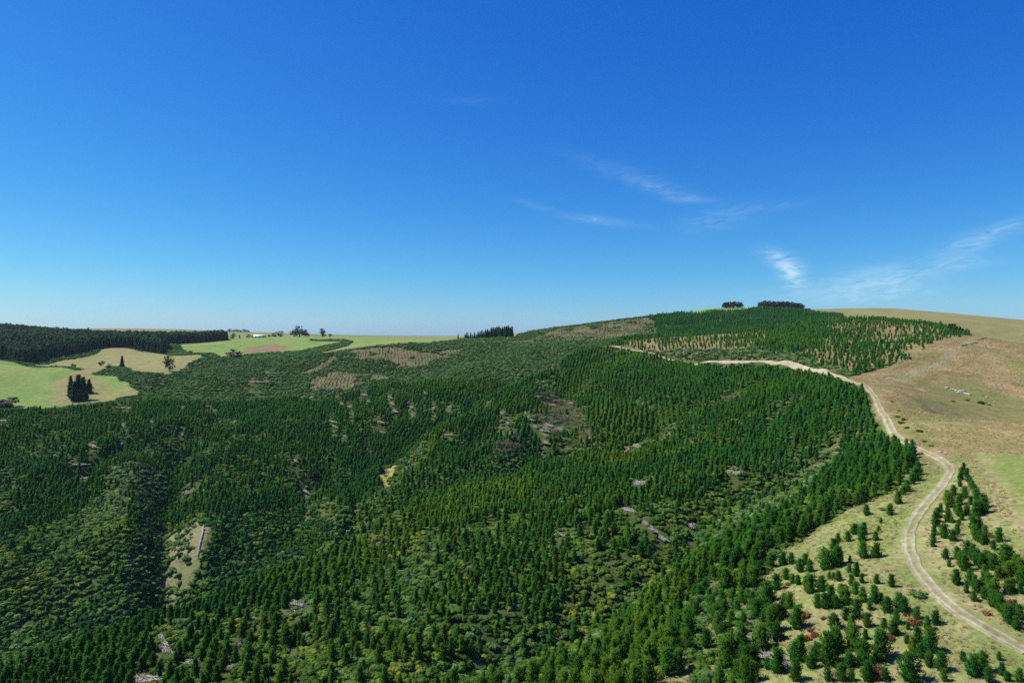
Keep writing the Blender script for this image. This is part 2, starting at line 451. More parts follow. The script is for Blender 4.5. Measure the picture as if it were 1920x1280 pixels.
ZONES = [
    # left farmland
    (PASTURE, [(-160, 760, 590), (-160, 668, 770), (0, 668, 775), (60, 680, 740), (130, 690, 715), (190, 703, 690), (242, 715, 664), (252, 730, 632), (215, 745, 605), (150, 754, 585), (60, 759, 560)]),
    (TANPAST, [(60, 678, 770), (120, 670, 900), (200, 658, 990), (245, 651, 1010), (300, 664, 950), (370, 667, 870), (376, 677, 805), (310, 697, 718), (262, 702, 712), (215, 690, 745), (192, 703, 700), (130, 690, 725)]),
    (PASTURE, [(315, 642, 1150), (420, 633, 1330), (470, 631, 1420), (620, 629, 1470), (860, 633, 1270), (868, 640, 1000), (800, 648, 880), (700, 650, 855), (640, 652, 880), (560, 657, 950), (505, 664, 900), (455, 668, 860), (415, 676, 825), (395, 668, 880), (350, 652, 1000)]),
    (TANPAST, [(575, 664, 900), (590, 655, 960), (660, 650, 1010), (715, 651, 880), (640, 661, 860)]),
    (TANPAST, [(400, 668, 880), (440, 662, 980), (520, 648, 1080), (540, 652, 1000), (500, 662, 930), (450, 668, 870), (415, 676, 825)]),
    (SOIL, [(450, 652, 1050), (520, 644, 1120), (540, 650, 1020), (470, 660, 960)]),
    (TANPAST, [(95, 722, 655), (120, 716, 672), (150, 700, 705), (185, 697, 712), (188, 715, 670), (215, 735, 630), (250, 728, 638), (258, 738, 615), (200, 750, 590), (95, 752, 585)]),
    (TANPAST, [(-10, 716, 660), (50, 698, 700), (78, 700, 697), (50, 706, 683), (-10, 722, 650)]),
    (MATURE, [(-160, 672, 820), (0, 671, 850), (60, 680, 800), (100, 673, 925), (190, 655, 995), (250, 650, 1010), (300, 663, 955), (314, 656, 1000), (300, 645, 1140), (360, 641, 1190), (425, 636, 1290), (418, 630, 1420), (300, 631, 1420), (210, 628, 1470), (130, 622, 1560), (80, 612, 1700), (-160, 612, 1500)]),
    (GORSE, [(305, 650, 1010), (372, 645, 990), (350, 655, 960), (380, 660, 930), (412, 674, 820), (400, 682, 800), (350, 662, 900), (310, 664, 930)]),
    (GORSE, [(202, 690, 745), (225, 684, 760), (262, 698, 715), (272, 715, 665), (250, 718, 655), (235, 705, 690)]),
    (GORSE, [(470, 668, 850), (540, 656, 940), (620, 645, 1060), (655, 640, 1130), (600, 640, 1160), (585, 636, 1200), (650, 638, 1180), (660, 646, 1020), (590, 660, 900), (520, 680, 780), (490, 674, 810)]),
    # right hill
    (HILL, [(1612, 722, 285), (1590, 702, 340), (1640, 690, 365), (1720, 655, 440), (1812, 629, 545), (1795, 617, 600), (1650, 595, 790), (1560, 598, 830), (1540, 590, 1010), (1510, 576, 1280), (1650, 570, 1800), (2500, 600, 1700), (2600, 900, 120), (2600, 1500, 50), (1250, 1500, 68), (1250, 1250, 102), (1330, 1090, 131), (1400, 1075, 134), (1460, 1055, 138), (1520, 1020, 145), (1590, 980, 150), (1650, 960, 155), (1690, 905, 167), (1722, 862, 180), (1690, 834, 199), (1648, 790, 222), (1622, 745, 258)]),
    (FARHILL, [(1500, 576, 1300), (1540, 588, 1010), (1580, 594, 850), (1660, 593, 800), (1760, 604, 700), (1815, 622, 620), (1842, 631, 560), (1925, 652, 575), (2400, 700, 600), (2500, 600, 1900), (1650, 570, 1900)]),
    (HOLLOW, [(1690, 748, 262), (1735, 735, 322), (1830, 733, 335), (1925, 748, 305), (1960, 790, 225), (1830, 782, 226), (1745, 771, 240)]),
    (GRASS, [(1250, 1500, 68), (1250, 1250, 102), (1330, 1090, 131), (1400, 1075, 134), (1460, 1055, 138), (1520, 1020, 145), (1590, 980, 150), (1650, 960, 155), (1690, 905, 167), (1722, 862, 180), (1770, 872, 175), (1800, 866, 180), (1830, 880, 170), (1880, 950, 138), (1925, 1005, 116), (2300, 1100, 95), (2600, 1500, 50)]),
    (FIELD, [(1832, 860, 180), (1920, 864, 174), (2300, 880, 170), (2300, 1040, 108), (1925, 998, 119), (1880, 945, 139), (1852, 900, 159)]),
    (THICK, [(1240, 1500, 68), (1245, 1250, 102), (1330, 1080, 133), (1400, 1065, 136), (1450, 1062, 137), (1440, 1130, 118), (1470, 1200, 102), (1420, 1300, 88), (1400, 1500, 68)]),
    # upper plantation, dark forest hill, brown hill
    (FOREST, [(1203, 596, 1050), (1250, 590, 1060), (1300, 588, 1062), (1400, 584, 1075), (1430, 579, 1112), (1510, 580, 1112), (1565, 593, 1050), (1562, 601, 900), (1400, 617, 830), (1250, 634, 790), (1236, 631, 830)]),
    (PASTURE, [(1270, 586, 1075), (1300, 588, 1064), (1400, 584, 1077), (1415, 578, 1130), (1415, 570, 1260), (1270, 575, 1300)]),
    (SPARSE, [(1128, 638, 665), (1200, 630, 760), (1400, 617, 790), (1562, 599, 810), (1650, 594, 770), (1752, 605, 650), (1810, 623, 570), (1806, 630, 535), (1720, 656, 440), (1640, 691, 368), (1592, 702, 350), (1530, 690, 395), (1470, 676, 440), (1410, 671, 475), (1330, 667, 520), (1200, 650, 610)]),
    (FOREST, [(1400, 655, 510), (1440, 632, 640), (1520, 618, 700), (1560, 625, 600), (1545, 650, 500), (1500, 660, 455)]),
    (FOREST, [(1128, 638, 665), (1190, 630, 760), (1290, 632, 740), (1200, 640, 680), (1150, 642, 650)]),
    (OPENSCRUB, [(1210, 651, 606), (1330, 657, 560), (1420, 651, 530), (1500, 660, 460), (1560, 682, 385), (1580, 700, 345), (1530, 690, 392), (1470, 675, 440), (1410, 670, 475), (1330, 667, 520)]),
    (BROWN, [(1000, 632, 900), (1060, 613, 980), (1205, 592, 1070), (1236, 630, 835), (1160, 639, 770), (1070, 643, 810), (960, 652, 800), (860, 652, 820), (790, 660, 790), (740, 652, 810), (680, 654, 800), (650, 662, 790), (660, 672, 760), (800, 668, 745), (900, 650, 840)]),
    (TANPAST, [(955, 633, 900), (985, 622, 1000), (1080, 604, 1120), (1060, 600, 1300), (960, 620, 1150)]),
    (BROWN, [(585, 708, 665), (620, 690, 700), (690, 690, 690), (735, 708, 655), (650, 728, 618), (570, 722, 630)]),
    (BROWN, [(565, 700, 690), (600, 686, 740), (625, 676, 780), (622, 686, 750), (590, 700, 690)]),
    # plantation on the left slope, on the middle spur and on our own slope
    (FOREST, [(-160, 772, 520), (0, 766, 535), (300, 744, 570), (640, 733, 580), (750, 712, 600), (900, 698, 605), (990, 690, 575), (900, 757, 475), (830, 803, 422), (745, 850, 400), (735, 900, 365), (650, 950, 332), (600, 965, 330), (520, 960, 345), (420, 985, 322), (330, 960, 340), (312, 900, 388), (240, 905, 380), (160, 950, 345), (60, 1000, 318), (-160, 1060, 290)]),
    (FOREST, [(1128, 642, 650), (1060, 661, 615), (1000, 690, 565), (900, 757, 472), (830, 800, 423), (780, 842, 386), (742, 895, 354), (755, 920, 340), (740, 928, 266), (640, 1010, 233), (500, 1063, 213), (300, 1133, 189), (30, 1240, 153), (-160, 1320, 140), (-160, 1600, 80), (1260, 1600, 60), (1250, 1250, 102), (1330, 1090, 131), (1400, 1075, 134), (1460, 1055, 138), (1520, 1020, 145), (1590, 980, 150), (1650, 960, 155), (1690, 905, 167), (1722, 862, 180), (1690, 834, 199), (1648, 790, 222), (1620, 745, 260), (1604, 724, 288), (1575, 712, 322), (1530, 698, 372), (1470, 682, 418), (1410, 676, 452), (1330, 674, 498), (1240, 663, 560), (1180, 653, 602)]),
    # gully floors and clearings in the plantation
    (SCRUB, [(1465, 893, 236), (1510, 903, 226), (1430, 932, 205), (1380, 985, 180), (1320, 1025, 172), (1245, 1075, 168), (1200, 1118, 164), (1140, 1158, 154), (1060, 1190, 146), (990, 1240, 136), (900, 1300, 122), (860, 1420, 100), (560, 1420, 105), (610, 1262, 136), (690, 1215, 146), (760, 1228, 140), (850, 1215, 142), (1000, 1170, 160), (1100, 1140, 168), (1190, 1085, 178), (1245, 1020, 196), (1290, 962, 216), (1345, 925, 232), (1400, 900, 240)]),
    (SCRUB, [(745, 1080, 184), (768, 1085, 183), (792, 1140, 164), (785, 1205, 147), (760, 1200, 148), (762, 1150, 160)]),
    (SCRUB, [(672, 1060, 190), (695, 1065, 188), (690, 1130, 168), (672, 1185, 153), (650, 1180, 154), (668, 1110, 172)]),
    (SCRUB, [(540, 1128, 168), (575, 1112, 174), (590, 1130, 168), (568, 1160, 160), (540, 1200, 150), (525, 1180, 155)]),
    (SCRUB, [(1050, 1075, 182), (1085, 1070, 185), (1115, 1120, 172), (1080, 1130, 168)]),
    (SCRUB, [(560, 1190, 155), (580, 1192, 154), (610, 1250, 140), (580, 1300, 130), (560, 1260, 138)]),
    (PALE, [(1155, 905, 250), (1240, 896, 250), (1330, 900, 242), (1400, 890, 248), (1400, 897, 244), (1330, 907, 238), (1240, 905, 245)]),
    (PALE, [(1010, 924, 246), (1100, 916, 248), (1105, 926, 242), (1020, 933, 240)]),
    (PALE, [(880, 884, 289), (945, 864, 303), (950, 872, 296), (900, 893, 280)]),
    (OPENSCRUB, [(1370, 935, 226), (1430, 908, 232), (1510, 895, 236), (1570, 880, 236), (1575, 900, 212), (1480, 950, 184), (1390, 990, 176), (1330, 1010, 182)]),
    (OPENSCRUB, [(1148, 1152), (1205, 1120), (1212, 1136), (1168, 1162)]),
    (OPENSCRUB, [(1060, 1240), (1095, 1212), (1135, 1172), (1152, 1182), (1112, 1238), (1080, 1252)]),
    (OPENSCRUB, [(930, 1300), (975, 1262), (1010, 1262), (990, 1300)]),
    (PALE, [(1058, 1264), (1095, 1252), (1102, 1278), (1060, 1286)]),
    (PALE, [(1230, 1152), (1256, 1126), (1264, 1140), (1240, 1164)]),
    (DEAD, [(1005, 745, 470), (1040, 728, 500), (1085, 745, 470), (1105, 785, 395), (1115, 835, 345), (1060, 838, 342), (1020, 815, 365), (995, 785, 410)]),
    (DEAD, [(925, 855, 350), (935, 825, 372), (965, 815, 378), (978, 850, 345), (950, 862, 335)]),
    (DEAD, [(1325, 785, 352), (1345, 750, 380), (1385, 740, 388), (1410, 748, 375), (1375, 765, 362)]),
    (PALE, [(1135, 826, 336), (1180, 808, 346), (1260, 802, 350), (1275, 812, 342), (1200, 825, 332)]),
    (OPENSCRUB, [(1010, 712, 530), (1045, 700, 545), (1060, 720, 515), (1030, 735, 495), (985, 740, 485), (1000, 728, 505)]),
    # the far creek and the side gully on the left slope
    (YELLOW, [(722, 870, 392), (742, 862, 402), (748, 880, 380), (738, 905, 358), (744, 925, 342), (728, 930, 338), (715, 890, 372)]),
    (OPENSCRUB, [(740, 905, 352), (750, 878, 370), (786, 850, 388), (804, 858, 378), (775, 900, 350), (752, 928, 334)]),
    (PALE, [(300, 965, 340), (330, 975, 332), (345, 1010, 310), (330, 1060, 290), (330, 1105, 275), (302, 1115, 268), (300, 1050, 296)]),
    (PALE, [(330, 985, 325), (365, 975, 332), (385, 1000, 318), (370, 1050, 294), (335, 1080, 284)]),
    (YELLOW, [(303, 1075, 284), (318, 1072, 286), (330, 1110, 272), (306, 1118, 268)]),
    (OPENSCRUB, [(200, 900, 385), (300, 880, 405), (312, 960, 342), (302, 1060, 290), (250, 1000, 318), (150, 1010, 312)]),
]
ZP = [(k, [xy(p) for p in poly]) for k, poly in ZONES]


def zone(x, y, warp_m=None):
    x, y = np.asarray(x, float), np.asarray(y, float)
    r = np.hypot(x, y)
    w = np.clip(r * 0.013, 1.0, 13.0) if warp_m is None else warp_m
    xx = x + w * fbm(x, y, 14 + r * 0.02, 3, 41)
    yy = y + w * 1.8 * fbm(x, y, 14 + r * 0.02, 3, 57)
    z = np.where(r > 1280, FAR, SCRUB)
    for k, poly in ZP:
        px = [p[0] for p in poly]
        py = [p[1] for p in poly]
        m = (xx > min(px)) & (xx < max(px)) & (yy > min(py)) & (yy < max(py))
        if m.any():
            idx = np.nonzero(m.ravel())[0]
            ins = in_poly(xx.ravel()[idx], yy.ravel()[idx], poly)
            zf = z.ravel()
            zf[idx[ins]] = k
            z = zf.reshape(z.shape)
    # brown and dead cover is patchy: it gives way to scrub in places
    g = fbm(x, y, 16, 3, 211)
    z = np.where((z == BROWN) & (g < -.38), SCRUB, z)
    z = np.where((z == DEAD) & (g < -.10), FOREST, z)
    return z


# base colours (linear): three tones that mix patchily, and the patch size in metres
TONES = {
    HOLLOW: ((.190, .180, .066), (.230, .195, .084), (.145, .165, .050), 12),
    FARHILL: ((.245, .215, .092), (.205, .200, .078), (.290, .240, .115), 40),
    THICK: ((.170, .165, .070), (.110, .130, .042), (.300, .245, .125), 6),
    SCRUB: ((.058, .084, .024), (.105, .118, .044), (.040, .062, .017), 9),
    FOREST: ((.048, .074, .017), (.080, .105, .032), (.130, .118, .056), 7),
    GRASS: ((.242, .250, .090), (.180, .226, .058), (.345, .282, .145), 7),
    HILL: ((.275, .205, .090), (.175, .162, .058), (.365, .268, .136), 15),
    PASTURE: ((.170, .255, .066), (.225, .272, .090), (.128, .205, .048), 40),
    TANPAST: ((.235, .228, .090), (.275, .235, .108), (.175, .212, .070), 30),
    BROWN: ((.160, .130, .070), (.105, .112, .046), (.205, .170, .100), 14),
    SPARSE: ((.270, .200, .095), (.150, .140, .055), (.330, .250, .130), 16),
    MATURE: ((.030, .034, .014), (.045, .042, .020), (.024, .030, .012), 15),
    PALE: ((.215, .195, .095), (.160, .180, .070), (.275, .215, .130), 6),
    FAR: ((.190, .240, .085), (.250, .230, .110), (.120, .160, .060), 260),
    DEAD: ((.235, .195, .115), (.100, .115, .042), (.330, .275, .185), 7),
    FIELD: ((.190, .235, .062), (.225, .240, .080), (.165, .215, .055), 14),
    SOIL: ((.210, .160, .085), (.240, .185, .100), (.180, .170, .075), 25),
    YELLOW: ((.330, .310, .090), (.260, .270, .080), (.380, .330, .130), 5),
    GORSE: ((.040, .055, .022), (.060, .070, .028), (.030, .045, .018), 10),
    OPENSCRUB: ((.110, .115, .045), (.150, .140, .065), (.070, .090, .030), 7),
}
# worn and greener streaks on the open hill: photo points, width (m), colour, strength
STREAKS = [
    ([(1620, 722, 285), (1690, 700, 330), (1740, 682, 375), (1770, 668, 410), (1800, 655, 450), (1835, 640, 520), (1860, 630, 580)], 4.0, (.275, .270, .165), .95),
    ([(1590, 704, 335), (1680, 690, 360), (1730, 672, 410), (1790, 648, 470), (1830, 636, 540)], 2.0, (.120, .098, .046), .75),
    ([(1640, 730, 275), (1700, 745, 262), (1760, 775, 232), (1830, 790, 222), (1925, 800, 215)], 7.0, (.375, .260, .130), .8),
    ([(1840, 655, 500), (1880, 690, 400), (1925, 720, 350)], 9.0, (.390, .260, .140), .8),
    ([(1770, 655, 450), (1830, 690, 385), (1925, 745, 310)], 10.0, (.350, .248, .122), .8),
    ([(1730, 700, 335), (1790, 720, 330), (1925, 770, 280)], 16.0, (.150, .175, .050), .6),
    ([(1860, 665, 440), (1925, 705, 370)], 9.0, (.150, .195, .050), .85),
    ([(1700, 800, 212), (1745, 790, 215), (1810, 810, 204), (1850, 830, 193)], 14.0, (.200, .225, .065), .6),
    ([(1672, 745, 262), (1680, 775, 238), (1720, 820, 206), (1770, 850, 186)], 3.0, (.215, .220, .070), .5),
    ([(1840, 862, 179), (1890, 960, 132), (1925, 1000, 118)], 3.2, (.360, .275, .150), .6),
    ([(1800, 880, 172), (1790, 930, 149), (1750, 985, 131), (1745, 1040, 117), (1780, 1090, 106)], 3.0, (.420, .340, .170), .65),
    ([(1590, 1000, 142), (1560, 1050, 128), (1530, 1120, 112)], 6.0, (.200, .245, .065), .5),
    ([(1660, 1000, 137), (1640, 1060, 119)], 7.0, (.190, .245, .060), .6),
    ([(1630, 715, 300), (1700, 704, 322), (1760, 690, 350)], 1.5, (.150, .115, .058), .7),
    ([(1700, 715, 305), (1745, 700, 335), (1790, 682, 375), (1830, 668, 420)], 1.8, (.140, .112, .055), .7),
    ([(1880, 640, 590), (1850, 655, 500), (1800, 668, 430)], 1.6, (.150, .120, .060), .6),
    ([(1545, 602, 760), (1640, 588, 960), (1760, 596, 950), (1860, 606, 850)], 5.0, (.300, .250, .140), .5),
    ([(1660, 585, 1040), (1760, 600, 870), (1840, 618, 700)], 8.0, (.170, .170, .065), .6),
    ([(1000, 622, 985), (1012, 632, 900), (1005, 640, 850)], 3.0, (.300, .240, .140), .6),
    ([(1207, 595, 1045), (1225, 610, 950), (1240, 628, 850)], 5.0, (.290, .215, .130), .7),
    ([(250, 732, 628), (262, 722, 650), (310, 697, 716), (360, 684, 765), (376, 678, 800)], 2.2, (.330, .280, .170), .6),
    ([(740, 925, 300), (700, 960, 330)], 2.0, (.3, .3, .1), .3),
]
STREAKW = [([xy(p) for p in pts], w, c, s) for pts, w, c, s in STREAKS]


def ground_colour(x, y):
    cs = [ground_colour_once(x + q * 1.3 * fbm(x, y, 3.1, 2, 300 + k), y + q * 2.0 * fbm(x, y, 3.3, 2, 310 + k)) for k, q in enumerate((0.0, 1.0, 1.6))]
    return cs[0][0], (cs[0][1] + cs[1][1] + cs[2][1]) / 3


def ground_colour_once(x, y):
    z = zone(x, y)
    col = np.zeros(x.shape + (3,))
    r = np.hypot(x, y)
    for k, (a, b, c, lam) in TONES.items():
        m = z == k
        if not m.any():
            continue
        n1 = np.clip(0.5 + 1.25 * fbm(x[m], y[m], lam, 4, 70 + k, .6), 0, 1)[:, None]
        n2 = np.clip(-0.1 + 1.6 * fbm(x[m], y[m], lam * .45, 4, 170 + k, .65), 0, 1)[:, None]
        base = np.array(a) * (1 - n1) + np.array(b) * n1
        col[m] = base * (1 - n2) + np.array(c) * n2
    for pts, w, c, s in STREAKW:
        px, py = [p[0] for p in pts], [p[1] for p in pts]
        m = (x > min(px) - 3 * w) & (x < max(px) + 3 * w) & (y > min(py) - 3 * w) & (y < max(py) + 3 * w)
        if m.any():
            d = poly_dist(x[m], y[m], pts) + w * .5 * fbm(x[m], y[m], w * 1.6, 3, 5)
            k = (s * np.exp(-(d / (w * .62)) ** 2) * (0.65 + 0.6 * fbm(x[m], y[m], w * .8, 3, 6)))[:, None].clip(0, 1)
            col[m] = col[m] * (1 - k) + np.array(c) * k
    return z, col


# stands with yellower (+) or bluer (-) needles; slope light and shade painted in too
STAND_LIGHT = [(.38, [(740, 930, 262), (860, 893, 285), (950, 872, 298), (1010, 905, 256), (860, 985, 226), (700, 1040, 205), (560, 1090, 190), (420, 1120, 186), (500, 1066, 212), (640, 1014, 230)]),
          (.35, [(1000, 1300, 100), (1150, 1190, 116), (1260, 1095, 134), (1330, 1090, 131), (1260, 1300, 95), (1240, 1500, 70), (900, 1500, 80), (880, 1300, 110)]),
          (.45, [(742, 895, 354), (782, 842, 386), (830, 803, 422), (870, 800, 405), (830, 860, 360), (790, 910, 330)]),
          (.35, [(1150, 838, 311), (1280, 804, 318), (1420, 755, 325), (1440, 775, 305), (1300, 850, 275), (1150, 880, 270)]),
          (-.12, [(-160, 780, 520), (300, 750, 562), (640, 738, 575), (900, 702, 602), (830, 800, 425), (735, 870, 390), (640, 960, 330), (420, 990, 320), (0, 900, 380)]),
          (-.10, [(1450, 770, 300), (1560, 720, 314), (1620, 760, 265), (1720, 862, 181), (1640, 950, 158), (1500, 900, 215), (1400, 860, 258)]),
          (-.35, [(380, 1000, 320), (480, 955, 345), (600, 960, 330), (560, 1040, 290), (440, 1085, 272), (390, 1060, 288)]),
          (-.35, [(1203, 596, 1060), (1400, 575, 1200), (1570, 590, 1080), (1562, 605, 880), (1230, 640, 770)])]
STAND_LIGHTW = [(v, [xy(p) for p in poly]) for v, poly in STAND_LIGHT]


def stand_light_tint(x, y):
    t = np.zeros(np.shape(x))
    for v, poly in STAND_LIGHTW:
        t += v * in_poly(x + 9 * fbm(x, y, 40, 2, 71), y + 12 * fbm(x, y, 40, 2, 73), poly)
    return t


DARK_SCRUB_SHADE = [[xy(p) for p in poly] for poly in (  # real dark scrub, and banks where shade is painted with darker bushes
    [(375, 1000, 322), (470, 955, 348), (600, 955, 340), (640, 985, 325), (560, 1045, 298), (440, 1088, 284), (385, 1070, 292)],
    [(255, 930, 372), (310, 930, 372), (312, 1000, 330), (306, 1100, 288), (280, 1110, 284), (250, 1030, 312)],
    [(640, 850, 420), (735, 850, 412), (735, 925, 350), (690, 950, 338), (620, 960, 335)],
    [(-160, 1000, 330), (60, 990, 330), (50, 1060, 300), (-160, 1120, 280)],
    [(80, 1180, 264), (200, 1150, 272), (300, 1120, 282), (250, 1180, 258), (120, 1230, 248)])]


def dark_scrub_shade(x, y):
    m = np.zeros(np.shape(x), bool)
    for poly in DARK_SCRUB_SHADE:
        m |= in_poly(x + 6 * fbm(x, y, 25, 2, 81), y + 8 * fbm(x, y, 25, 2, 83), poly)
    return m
# ------------------------------------------------------------------ materials
def new_mat(name, rough=0.9, spec=0.2):
    m = bpy.data.materials.new(name)
    m.use_nodes = True
    b = m.node_tree.nodes["Principled BSDF"]
    b.inputs["Roughness"].default_value = rough
    b.inputs["Specular IOR Level"].default_value = spec
    return m, m.node_tree.nodes, m.node_tree.links, b


def mat_ground():
    m, N, L, b = new_mat("ground_cover", 1.0, 0.0)
    at_ = N.new("ShaderNodeVertexColor")
    at_.layer_name = "cover"
    tc = N.new("ShaderNodeTexCoord")
    n1 = N.new("ShaderNodeTexNoise")
    n1.inputs["Scale"].default_value = 0.9
    n1.inputs["Detail"].default_value = 6.0
    n1.inputs["Roughness"].default_value = 0.7
    L.new(tc.outputs["Object"], n1.inputs["Vector"])
    n2 = N.new("ShaderNodeTexNoise")
    n2.inputs["Scale"].default_value = 0.22
    n2.inputs["Detail"].default_value = 5.0
    n2.inputs["Roughness"].default_value = 0.65
    L.new(tc.outputs["Object"], n2.inputs["Vector"])
    mr = N.new("ShaderNodeMapRange")
    mr.inputs["From Min"].default_value = 0.3
    mr.inputs["From Max"].default_value = 0.7
    mr.inputs["To Min"].default_value = 0.66
    mr.inputs["To Max"].default_value = 1.34
    L.new(n1.outputs["Fac"], mr.inputs["Value"])
    mr2 = N.new("ShaderNodeMapRange")
    mr2.inputs["From Min"].default_value = 0.3
    mr2.inputs["From Max"].default_value = 0.7
    mr2.inputs["To Min"].default_value = 0.84
    mr2.inputs["To Max"].default_value = 1.16
    L.new(n2.outputs["Fac"], mr2.inputs["Value"])
    mu = N.new("ShaderNodeMath")
    mu.operation = 'MULTIPLY'
    L.new(mr.outputs[0], mu.inputs[0])
    L.new(mr2.outputs[0], mu.inputs[1])
    mx = N.new("ShaderNodeVectorMath")
    mx.operation = 'SCALE'
    L.new(at_.outputs["Color"], mx.inputs[0])
    L.new(mu.outputs[0], mx.inputs["Scale"])
    L.new(mx.outputs[0], b.inputs["Base Color"])
    bp = N.new("ShaderNodeBump")
    bp.inputs["Strength"].default_value = 0.6
    bp.inputs["Distance"].default_value = 0.35
    L.new(n1.outputs["Fac"], bp.inputs["Height"])
    L.new(bp.outputs[0], b.inputs["Normal"])
    return m


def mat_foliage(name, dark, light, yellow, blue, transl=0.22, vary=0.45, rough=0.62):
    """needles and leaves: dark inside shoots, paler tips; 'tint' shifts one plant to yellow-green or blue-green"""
    m, N, L, b = new_mat(name, .8, 0.04)
    tip = N.new("ShaderNodeVertexColor")
    tip.layer_name = "tip"
    ti = N.new("ShaderNodeAttribute")
    ti.attribute_type = 'INSTANCER'
    ti.attribute_name = "tint"
    oi = N.new("ShaderNodeObjectInfo")

    def mixc(f, a, c):
        n = N.new("ShaderNodeMix")
        n.data_type = 'RGBA'
        L.new(f, n.inputs[0])
        for i, v in ((6, a), (7, c)):
            if isinstance(v, tuple):
                n.inputs[i].default_value = (*v, 1)
            else:
                L.new(v, n.inputs[i])
        return n.outputs[2]

    def mt(op, a, c):
        n = N.new("ShaderNodeMath")
        n.operation = op
        n.use_clamp = op == 'MULTIPLY' and c in (1.0, -1.0)
        for i, v in enumerate((a, c)):
            if isinstance(v, (int, float)):
                n.inputs[i].default_value = v
            else:
                L.new(v, n.inputs[i])
        return n.outputs[0]
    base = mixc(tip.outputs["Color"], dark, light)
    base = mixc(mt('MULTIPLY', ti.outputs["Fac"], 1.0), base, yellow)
    base = mixc(mt('MULTIPLY', ti.outputs["Fac"], -1.0), base, blue)
    v = mt('ADD', mt('MULTIPLY', oi.outputs["Random"], vary), 1.0 - vary * 0.5)
    sc = N.new("ShaderNodeVectorMath")
    sc.operation = 'SCALE'
    L.new(base, sc.inputs[0])
    L.new(v, sc.inputs["Scale"])
    L.new(sc.outputs[0], b.inputs["Base Color"])
    tr = N.new("ShaderNodeBsdfTranslucent")
    L.new(sc.outputs[0], tr.inputs["Color"])
    ms = N.new("ShaderNodeMixShader")
    ms.inputs[0].default_value = transl
    out = [n for n in N if n.type == 'OUTPUT_MATERIAL'][0]
    L.new(b.outputs[0], ms.inputs[1])
    L.new(tr.outputs[0], ms.inputs[2])
    L.new(ms.outputs[0], out.inputs["Surface"])
    return m


def mat_grain(name, c1, c2, scale=3.0, rough=0.9, bump=0.3):
    m, N, L, b = new_mat(name, rough, 0.15)
    tc = N.new("ShaderNodeTexCoord")
    n1 = N.new("ShaderNodeTexNoise")
    n1.inputs["Scale"].default_value = scale
    n1.inputs["Detail"].default_value = 6
    n1.inputs["Roughness"].default_value = 0.7
    L.new(tc.outputs["Object"], n1.inputs["Vector"])
    cr = N.new("ShaderNodeValToRGB")
    cr.color_ramp.elements[0].position = 0.32
    cr.color_ramp.elements[0].color = (*c1, 1)
    cr.color_ramp.elements[1].position = 0.68
    cr.color_ramp.elements[1].color = (*c2, 1)
    L.new(n1.outputs["Fac"], cr.inputs[0])
    L.new(cr.outputs[0], b.inputs["Base Color"])
    bp = N.new("ShaderNodeBump")
    bp.inputs["Strength"].default_value = bump
    bp.inputs["Distance"].default_value = 0.1
    L.new(n1.outputs["Fac"], bp.inputs["Height"])
    L.new(bp.outputs[0], b.inputs["Normal"])
    return m


M_GROUND = mat_ground()
M_BARK = mat_grain("pine_bark", (.060, .042, .030), (.110, .085, .062), 4)
M_DEADWOOD = mat_grain("weathered_wood", (.25, .225, .195), (.46, .425, .385), 3)
M_PINE = mat_foliage("young_pine_needles", (.016, .072, .009), (.056, .192, .019), (.125, .215, .017), (.018, .112, .030), .32, .5)
M_OLDPINE = mat_foliage("old_pine_needles", (.012, .030, .012), (.034, .074, .024), (.06, .08, .02), (.014, .046, .028), .15, .45)
M_SCRUB = mat_foliage("scrub_leaves", (.034, .098, .013), (.095, .200, .030), (.190, .225, .032), (.150, .240, .080), .26, .6)
M_DARKSCRUB = mat_foliage("dark_scrub_leaves", (.013, .052, .005), (.038, .128, .014), (.060, .110, .018), (.02, .07, .03), .22, .5)  # dark bushes mixed in anywhere, massed to paint shade on some banks
M_GREYTWIG = mat_foliage("dead_twigs", (.095, .072, .045), (.215, .165, .110), (.19, .14, .09), (.20, .185, .17), .10, .5)
M_RUSSET = mat_foliage("russet_leaves", (.120, .040, .022), (.230, .070, .040), (.26, .15, .06), (.17, .035, .03), .20, .4)
M_TUFT = mat_foliage("dry_grass_blades", (.240, .205, .085), (.390, .335, .170), (.200, .245, .060), (.300, .190, .110), .25, .4, .8)
M_BROAD = mat_foliage("broadleaf_crown", (.014, .026, .013), (.034, .052, .022), (.05, .06, .02), (.02, .04, .03), .15, .4)
M_BROWNTREE = mat_foliage("brown_stand_crown", (.022, .024, .016), (.054, .052, .034), (.13, .105, .075), (.03, .035, .03), .10, .4)


def mesh_np(name, verts, faces, mats=(), smooth=False, mat_idx=None):
    """a mesh from arrays; faces all of one size"""
    me = bpy.data.meshes.new(name)
    verts = np.asarray(verts, np.float32)
    faces = np.asarray(faces, np.int32)
    k = faces.shape[1]
    me.vertices.add(len(verts))
    me.vertices.foreach_set("co", verts.ravel())
    me.loops.add(faces.size)
    me.loops.foreach_set("vertex_index", faces.ravel())
    me.polygons.add(len(faces))
    me.polygons.foreach_set("loop_start", np.arange(len(faces), dtype=np.int32) * k)
    if smooth:
        me.polygons.foreach_set("use_smooth", np.ones(len(faces), bool))
    for m in mats:
        me.materials.append(m)
    if mat_idx is not None:
        me.polygons.foreach_set("material_index", np.asarray(mat_idx, np.int32))
    me.update(calc_edges=True)
    return me


def set_point_colour(me, name, rgb):
    a = me.color_attributes.new(name, 'FLOAT_COLOR', 'POINT')
    n = len(me.vertices)
    c = np.ones((n, 4), np.float32)
    rgb = np.asarray(rgb, np.float32)
    c[:, :3] = rgb[:, None] if rgb.ndim == 1 else rgb
    a.data.foreach_set("color", c.ravel())


def link(name, me, parent=None):
    o = bpy.data.objects.new(name, me)
    COL.objects.link(o)
    if parent is not None:
        o.parent = parent
    return o


